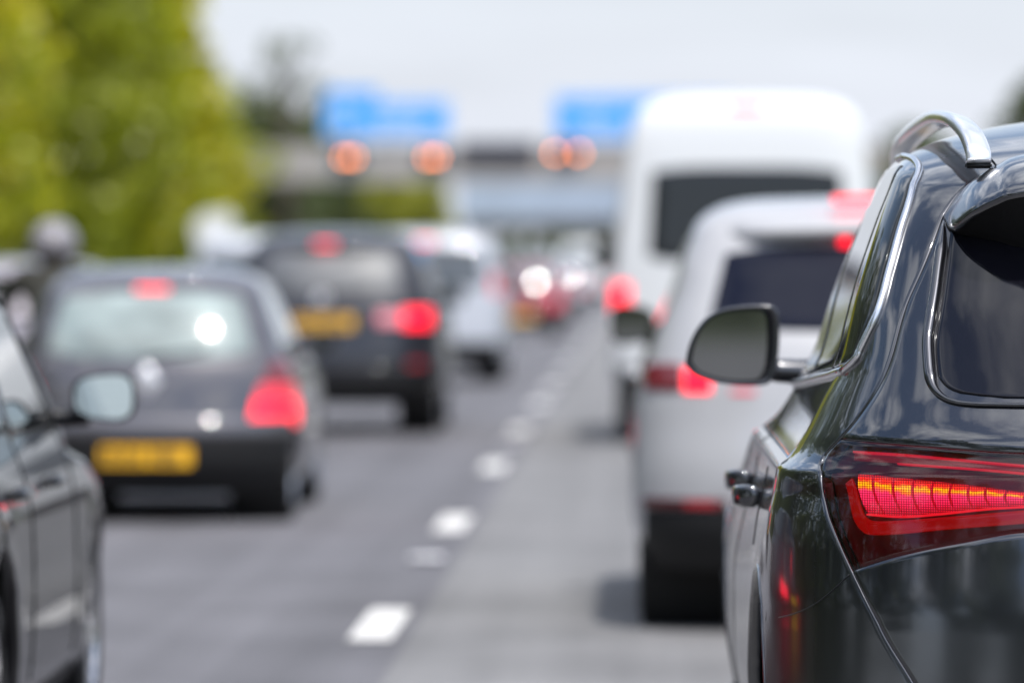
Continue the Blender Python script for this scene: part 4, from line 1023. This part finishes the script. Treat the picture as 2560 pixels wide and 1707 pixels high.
# overbridge far beyond the gantry
BY = 600.
b = thing('overbridge', 'pale blue-grey road bridge crossing the motorway far beyond the gantry', 'bridge', (0, BY, 0))
M['bridge_pale'] = principled('pale_blue_parapet', (.36, .42, .52), .6, vary=.1, vscale=.3)
M['bridge_dark'] = principled('brown_bridge_girder', (.14, .12, .11), .8, vary=.2, vscale=.4)
link('parapet', boxed(-19, 60, -.3, .2, 6.2, 10.4), M['bridge_pale'], b, smooth=False)
link('girder', boxed(-18.5, 60, .25, 9, 4.9, 6.15), M['bridge_dark'], b, smooth=False)
for x0, x1 in ((-22, -16.5), (3.9, 5.0), (24, 28)):
    link('pier', boxed(x0, x1, 1.5, 7.5, 0, 4.88, .1), M['concrete'], b, smooth=False)
# roadside plate on a post
X, Z = at(491, 520, 150.)
r = thing('roadside_sign', 'plain white plate on a post standing at the foot of the left trees', 'sign', (X, 150, 0))
bm = bmesh.new(); o = [(-.50, -.46), (.42, -.50), (.56, .15), (.40, .44), (-.30, .36), (-.56, .1)]
f = [bm.verts.new((x, -.03, Z+z)) for x, z in o]; h = [bm.verts.new((x, .03, Z+z)) for x, z in o]
bm.faces.new(f); bm.faces.new(h[::-1])
for i in range(6): bm.faces.new((f[i], f[(i+1) % 6], h[(i+1) % 6], h[i]))
link('sign_plate', bm, M['sign_white'], r, smooth=False)
bm = bmesh.new(); tube(bm, [(0, .08, -.05), (0, .08, Z+.3)], .05, 10); link('post', bm, M['galv'], r)
# central steel barrier, right of the queue
r = thing('crash_barrier', 'corrugated steel barrier along the right edge of the motorway', 'barrier', (3.25, 0, 0))
bm = bmesh.new()
pr = [(0, .42), (.05, .46), (.05, .53), (0, .57), (.05, .61), (.05, .69), (0, .73)]
L = [[bm.verts.new((-x, y, z)) for x, z in pr] for y in (-20, 500)]
for i in range(6): bm.faces.new((L[0][i], L[0][i+1], L[1][i+1], L[1][i]))
link('rail', bm, M['galv'], r, smooth=False)
bm = bmesh.new()
for k in range(0, 100): box(bm, .02, .10, -16+k*5, -15.92+k*5, -.05, .66)
po = link('post', bm, M['galv'], r, smooth=False); po['kind'] = 'stuff'
# ================================================================ trees
def leaf_mat(name, dark, mid, light, trans=.55):
    m, nt, o = new_mat(name)
    n = noise_tex(nt, .8, 4, .75); n2 = noise_tex(nt, 6, 2)
    oi = node(nt, 'ShaderNodeObjectInfo')
    a = node(nt, 'ShaderNodeMath', operation='MULTIPLY_ADD'); nt.links.new(n2.outputs['Fac'], a.inputs[0]); a.inputs[1].default_value = .35; nt.links.new(n.outputs['Fac'], a.inputs[2])
    a2 = node(nt, 'ShaderNodeMath', operation='MULTIPLY_ADD'); nt.links.new(oi.outputs['Random'], a2.inputs[0]); a2.inputs[1].default_value = .16; nt.links.new(a.outputs[0], a2.inputs[2])
    r = ramp(nt, a2.outputs[0], [(.53, dark), (.69, mid), (.89, light)])
    d = node(nt, 'ShaderNodeBsdfDiffuse'); t = node(nt, 'ShaderNodeBsdfTranslucent'); gl = node(nt, 'ShaderNodeBsdfGlossy', Roughness=.4); gl.inputs['Color'].default_value = (.5, .5, .45, 1)
    nt.links.new(r.outputs['Color'], d.inputs['Color']); nt.links.new(r.outputs['Color'], t.inputs['Color'])
    m1 = node(nt, 'ShaderNodeMixShader'); m1.inputs[0].default_value = trans
    nt.links.new(d.outputs[0], m1.inputs[1]); nt.links.new(t.outputs[0], m1.inputs[2])
    m2 = node(nt, 'ShaderNodeMixShader'); m2.inputs[0].default_value = .09
    nt.links.new(m1.outputs[0], m2.inputs[1]); nt.links.new(gl.outputs[0], m2.inputs[2])
    nt.links.new(m2.outputs[0], o.inputs[0]); return m
M['leaf_bright'] = leaf_mat('yellow_green_leaves', (.10, .10, .008), (.46, .44, .008), (.74, .66, .010))
M['leaf_mid'] = leaf_mat('mid_green_leaves', (.055, .080, .010), (.30, .34, .010), (.52, .54, .012))
M['leaf_dark'] = leaf_mat('dark_green_leaves', (.020, .032, .012), (.075, .105, .035), (.13, .165, .045))
M['leaf_olive'] = leaf_mat('olive_leaves', (.05, .06, .015), (.31, .32, .03), (.48, .48, .04))
M['bark'] = principled('tree_bark', (.09, .07, .055), .9, vary=.4, vscale=4)
def leaf_cloud(clumps, n, size, rr):
    """n leaf-sprig quads scattered through clumps (centre, radii)"""
    vol = np.array([r[0]*r[1]*r[2] for _, r in clumps]); pk = rr.choice(len(clumps), n, p=vol/vol.sum())
    d = rr.normal(size=(n, 3)); d /= np.linalg.norm(d, axis=1, keepdims=True)
    rad = rr.uniform(.35, 1.06, n)**.6
    C = np.array([c for c, _ in clumps])[pk]; R = np.array([r for _, r in clumps])[pk]
    P = C+d*R*rad[:, None]
    a = rr.normal(size=(n, 3)); a /= np.linalg.norm(a, axis=1, keepdims=True)
    b = np.cross(a, rr.normal(size=(n, 3))); b /= np.linalg.norm(b, axis=1, keepdims=True)
    s = (size*rr.uniform(.5, 1.3, n))[:, None]
    V = np.stack([P-a*s, P+b*s*.55, P+a*s, P-b*s*.55], 1).reshape(-1, 3)
    return V, np.arange(4*n).reshape(-1, 4)
def tree_meshes(H, spread, seed, n, size, bare=False):
    rr = np.random.default_rng(seed); clumps = []; bm = bmesh.new()
    top = (rr.normal()*.2, rr.normal()*.2, H*.82)
    tube(bm, smooth_path([(0, 0, -.2), (.05, .04, H*.25), (top[0]*.5, top[1]*.5, H*.55), top], 12), [H*.022*(1-i/14) for i in range(12)], 8)
    nl = 15 if not bare else 24
    for k in range(nl):
        a = 2.4*k+rr.uniform(-.3, .3); h = H*(.12+.80*(k+.5)/nl); prof = math.sin(PI*min(1, .16+.84*(h/H)**.9))**.6 if h < H*.9 else .45
        rad = spread*prof*rr.uniform(.65, 1.05)
        e = (rad*math.cos(a), rad*math.sin(a), min(H*.96, h+H*rr.uniform(.02, .12)))
        tube(bm, smooth_path([(top[0]*.4, top[1]*.4, h*.85), (e[0]*.5, e[1]*.5, h), e], 7), [H*.009*(1-i/8) for i in range(7)], 6)
        q = spread*rr.uniform(.30, .46)
        if bare: clumps.append((e, (q*.5, q*.5, q*.45)))
        else:
            clumps.append(((e[0]*.80, e[1]*.80, e[2]), (q, q, q*.85))); clumps.append(((e[0]*.4, e[1]*.4, e[2]*.98), (q, q, q)))
    if not bare: clumps.append(((0, 0, H*.9), (spread*.35, spread*.35, H*.1)))
    V, Fc = leaf_cloud(clumps, n, size, rr)
    me = bpy.data.meshes.new('crown'); me.from_pydata(V.tolist(), [], Fc.tolist())
    bmesh.ops.recalc_face_normals(bm, faces=bm.faces)
    tm = bpy.data.meshes.new('trunk'); bm.to_mesh(tm); bm.free(); tm.materials.append(M['bark'])
    return me, tm
VAR = [tree_meshes(10, 3.6, 11, 7000, .22), tree_meshes(10, 3.2, 23, 6500, .22), tree_meshes(10, 3.9, 37, 7500, .22), tree_meshes(10, 2.2, 51, 900, .14, True)]
CR = {}
def tree(x, y, s, var, leaf, label, group='trees on the left verge', name='leafy_tree', sz=None, rz=0):
    r = thing(name, label, 'tree', (x, y, -.05), rz, group); r.scale = (s, s, sz or s)
    if (var, leaf) not in CR:
        me = VAR[var][0].copy(); me.materials.clear(); me.materials.append(M[leaf]); CR[(var, leaf)] = me
    c = bpy.data.objects.new('crown', CR[(var, leaf)]); COL.objects.link(c); c.parent = r
    t = bpy.data.objects.new('trunk', VAR[var][1]); COL.objects.link(t); t.parent = r
    return r
LB = 'yellow-green tree in the dense belt along the left verge'
rt = np.random.default_rng(5)
tree(-14.6, 84, .85, 0, 'leaf_bright', 'brightest yellow-green tree at the very left edge, behind the motorcyclist', sz=1.0)
for i, (x, y, s, v, lf) in enumerate([(-17.2, 98, 1.0, 1, 'leaf_bright'), (-14.8, 106, .95, 2, 'leaf_mid'), (-18.0, 114, 1.1, 0, 'leaf_bright'), (-15.6, 124, 1.0, 1, 'leaf_bright'), (-14.6, 136, 1.05, 0, 'leaf_mid'), (-17.8, 140, 1.25, 2, 'leaf_bright'),
    (-15.2, 150, 1.05, 2, 'leaf_mid'), (-14.2, 160, .92, 1, 'leaf_bright'), (-16.5, 168, 1.15, 0, 'leaf_bright')]):
    tree(x, y, s, v, lf, LB, rz=i*1.3, sz=s*1.12)
tree(-14.9, 158, 1.5, 3, 'leaf_bright', 'thin feathery tree poking above the right end of the left belt', rz=5)
tree(-14.3, 178, .80, 2, 'leaf_mid', 'mid green tree standing foremost where the left belt meets the gantry', rz=2)
tree(-16.4, 188, 1.0, 1, 'leaf_bright', 'yellow-green tree whose crown ends the left belt before the gantry', rz=4, sz=1.0)
tree(-22.6, 345, 1.15, 0, 'leaf_dark', 'dark green tree rising behind the gantry left of the wide blue sign', 'trees beyond the gantry', rz=1)
tree(-19.6, 352, 1.08, 1, 'leaf_dark', 'dark green tree touching the left end of the wide blue sign', 'trees beyond the gantry', rz=3)
tree(-21.0, 338, 1.55, 3, 'leaf_dark', 'tall thin sparse tree showing faintly against the sky above the dark trees', 'trees beyond the gantry', name='sparse_tree')
UB = 'olive green tree seen under the gantry beam'
for i, (x, y) in enumerate([(-27.5, 380), (-25.4, 372), (-23.2, 384), (-21, 374), (-18.9, 386), (-16.7, 376), (-14.6, 384), (-26, 398), (-22, 396), (-18, 398), (-14.9, 399)]):
    tree(x, y, .70, i % 3, 'leaf_olive', UB, 'trees beyond the gantry', rz=i, sz=.72+.05*(i % 2))
RB = 'dark green tree on the right verge, glimpsed between the minibus and the black estate'
tree(11.9, 236, .92, 1, 'leaf_dark', RB, 'trees on the right verge', rz=1, sz=.68)
tree(17.7, 246, .93, 0, 'leaf_dark', 'dark green tree whose top shows above the roof of the black estate', 'trees on the right verge', rz=2)
tree(22.6, 240, 1.15, 2, 'leaf_dark', 'tall dark green tree cut by the right edge, behind the one over the estate roof', 'trees on the right verge', rz=3)
# far wood closing the view beneath the bridge
rr = np.random.default_rng(9); cl = [((x, 760+rr.uniform(-20, 20), rr.uniform(1.5, 4.5)), (9, 6, rr.uniform(3, 5))) for x in np.arange(-150, 150, 7)]
V, Fc = leaf_cloud(cl, 9000, 1.1, rr)
me = bpy.data.meshes.new('far_wood'); me.from_pydata(V.tolist(), [], Fc.tolist()); me.materials.append(M['leaf_dark'])
o = bpy.data.objects.new('far_wood', me); COL.objects.link(o); tag(o, kind='stuff')
# roadside trees beside and behind the camera, met only in reflections
rr = np.random.default_rng(19)
cl = [((-rr.uniform(14.0, 17), y, rr.uniform(.5, 15 if y < 8 else 9)), (2.6, 3.6, rr.uniform(2.4, 3.8))) for y in np.arange(-95, 74, 1.5)]+[((rr.uniform(19, 23), y, rr.uniform(1.5, 4)), (2.6, 3.4, rr.uniform(2, 3))) for y in np.arange(-95, 120, 5)]+[((x, -118+rr.uniform(-4, 4), rr.uniform(1, 8)), (4, 3, rr.uniform(2.5, 4))) for x in np.arange(-30, 60, 3)]  # last row, across the rear, is added to darken the reflections
V, Fc = leaf_cloud(cl, 120000, .34, rr)
me = bpy.data.meshes.new('unseen_woodland'); me.from_pydata(V.tolist(), [], Fc.tolist()); me.materials.append(M['leaf_dark'])
o = bpy.data.objects.new('unseen_woodland', me); COL.objects.link(o); tag(o, kind='stuff')
# ================================================================ sky, sun, camera
SUN = Vector((.17, -.40, .92)).normalized()
w = bpy.data.worlds.new('World'); SC.world = w; w.use_nodes = True; nt = w.node_tree; nt.nodes.clear()
ow = node(nt, 'ShaderNodeOutputWorld'); bg = node(nt, 'ShaderNodeBackground', Strength=.15)
sky = node(nt, 'ShaderNodeTexSky'); sky.sky_type = 'NISHITA'; sky.sun_disc = False
sky.sun_elevation = math.asin(SUN.z); sky.sun_rotation = math.atan2(SUN.x, SUN.y); sky.air_density = 1.0; sky.dust_density = 1.2; sky.ozone_density = 1.2
tc = node(nt, 'ShaderNodeTexCoord'); sx = node(nt, 'ShaderNodeSeparateXYZ'); nt.links.new(tc.outputs['Generated'], sx.inputs[0])
# clouds laid on a flat layer overhead: direction / (height + c)
dz = node(nt, 'ShaderNodeMath', operation='MAXIMUM'); nt.links.new(sx.outputs['Z'], dz.inputs[0]); dz.inputs[1].default_value = 0
dz2 = node(nt, 'ShaderNodeMath', operation='ADD'); nt.links.new(dz.outputs[0], dz2.inputs[0]); dz2.inputs[1].default_value = .16
dv = node(nt, 'ShaderNodeVectorMath', operation='DIVIDE'); nt.links.new(tc.outputs['Generated'], dv.inputs[0])
cb = node(nt, 'ShaderNodeCombineXYZ')
for k in 'XYZ': nt.links.new(dz2.outputs[0], cb.inputs[k])
nt.links.new(cb.outputs[0], dv.inputs[1])
cn = node(nt, 'ShaderNodeTexNoise', Scale=2.5, Detail=9, Roughness=.58, Distortion=.35); nt.links.new(dv.outputs[0], cn.inputs['Vector'])
cr = ramp(nt, cn.outputs['Fac'], [(.44, (0, 0, 0)), (.68, (.92,)*3)])
hz = node(nt, 'ShaderNodeMapRange'); hz.inputs['From Min'].default_value = .02; hz.inputs['From Max'].default_value = .30; hz.inputs['To Min'].default_value = .88; hz.inputs['To Max'].default_value = 0
nt.links.new(sx.outputs['Z'], hz.inputs['Value'])
mx = node(nt, 'ShaderNodeMath', operation='MAXIMUM'); nt.links.new(cr.outputs['Color'], mx.inputs[0]); nt.links.new(hz.outputs[0], mx.inputs[1])
mix = node(nt, 'ShaderNodeMix', data_type='RGBA')
nt.links.new(mx.outputs[0], mix.inputs[0]); nt.links.new(sky.outputs[0], mix.inputs[6]); cc = node(nt, 'ShaderNodeMapRange'); cc.inputs['From Min'].default_value = .06; cc.inputs['From Max'].default_value = .55; nt.links.new(sx.outputs['Z'], cc.inputs['Value'])
cl_ = ramp(nt, cc.outputs[0], [(0, (.300, .315, .358)), (1, (.90, .91, .94))])     # thin bright cloud grows brighter overhead
sc_ = node(nt, 'ShaderNodeVectorMath', operation='SCALE'); sn = node(nt, 'ShaderNodeTexNoise', Scale=1.0, Detail=5, Roughness=.6); sm_ = node(nt, 'ShaderNodeMapping'); sm_.inputs['Scale'].default_value = (9, 9, 70); nt.links.new(tc.outputs['Generated'], sm_.inputs['Vector']); nt.links.new(sm_.outputs[0], sn.inputs['Vector']); sr = node(nt, 'ShaderNodeMapRange'); sr.inputs['From Min'].default_value = .3; sr.inputs['From Max'].default_value = .7; sr.inputs['To Min'].default_value = 14.2; sr.inputs['To Max'].default_value = 16.8; nt.links.new(sn.outputs['Fac'], sr.inputs['Value']); nt.links.new(sr.outputs[0], sc_.inputs['Scale']); nt.links.new(cl_.outputs['Color'], sc_.inputs[0]); nt.links.new(sc_.outputs[0], mix.inputs[7])
nt.links.new(mix.outputs[2], bg.inputs['Color']); nt.links.new(bg.outputs[0], ow.inputs[0])
sl = bpy.data.lights.new('sun', 'SUN'); sl.energy = 3.7; sl.angle = math.radians(2.5); sl.color = (1, .965, .91)
so = bpy.data.objects.new('sun', sl); COL.objects.link(so); so.rotation_euler = (-SUN).to_track_quat('-Z', 'Y').to_euler()
cam = bpy.data.cameras.new('camera'); co = bpy.data.objects.new('camera', cam); COL.objects.link(co); SC.camera = co
cam.lens = 200; cam.sensor_width = 36; cam.clip_start = .5; cam.clip_end = 9000
co.location = (0, 0, CAM_H); co.rotation_euler = (math.radians(90-.7815), 0, math.radians(1.285))
cam.dof.use_dof = True; cam.dof.focus_distance = 11.2; cam.dof.aperture_fstop = 2.8
SC.view_settings.view_transform = 'Standard'; SC.view_settings.look = 'None'; SC.view_settings.exposure = .2; SC.view_settings.gamma = 1
SC.render.engine = 'CYCLES'; SC.cycles.use_denoising = True; SC.cycles.max_bounces = 8; SC.cycles.transparent_max_bounces = 10
SC.cycles.sample_clamp_indirect = 6
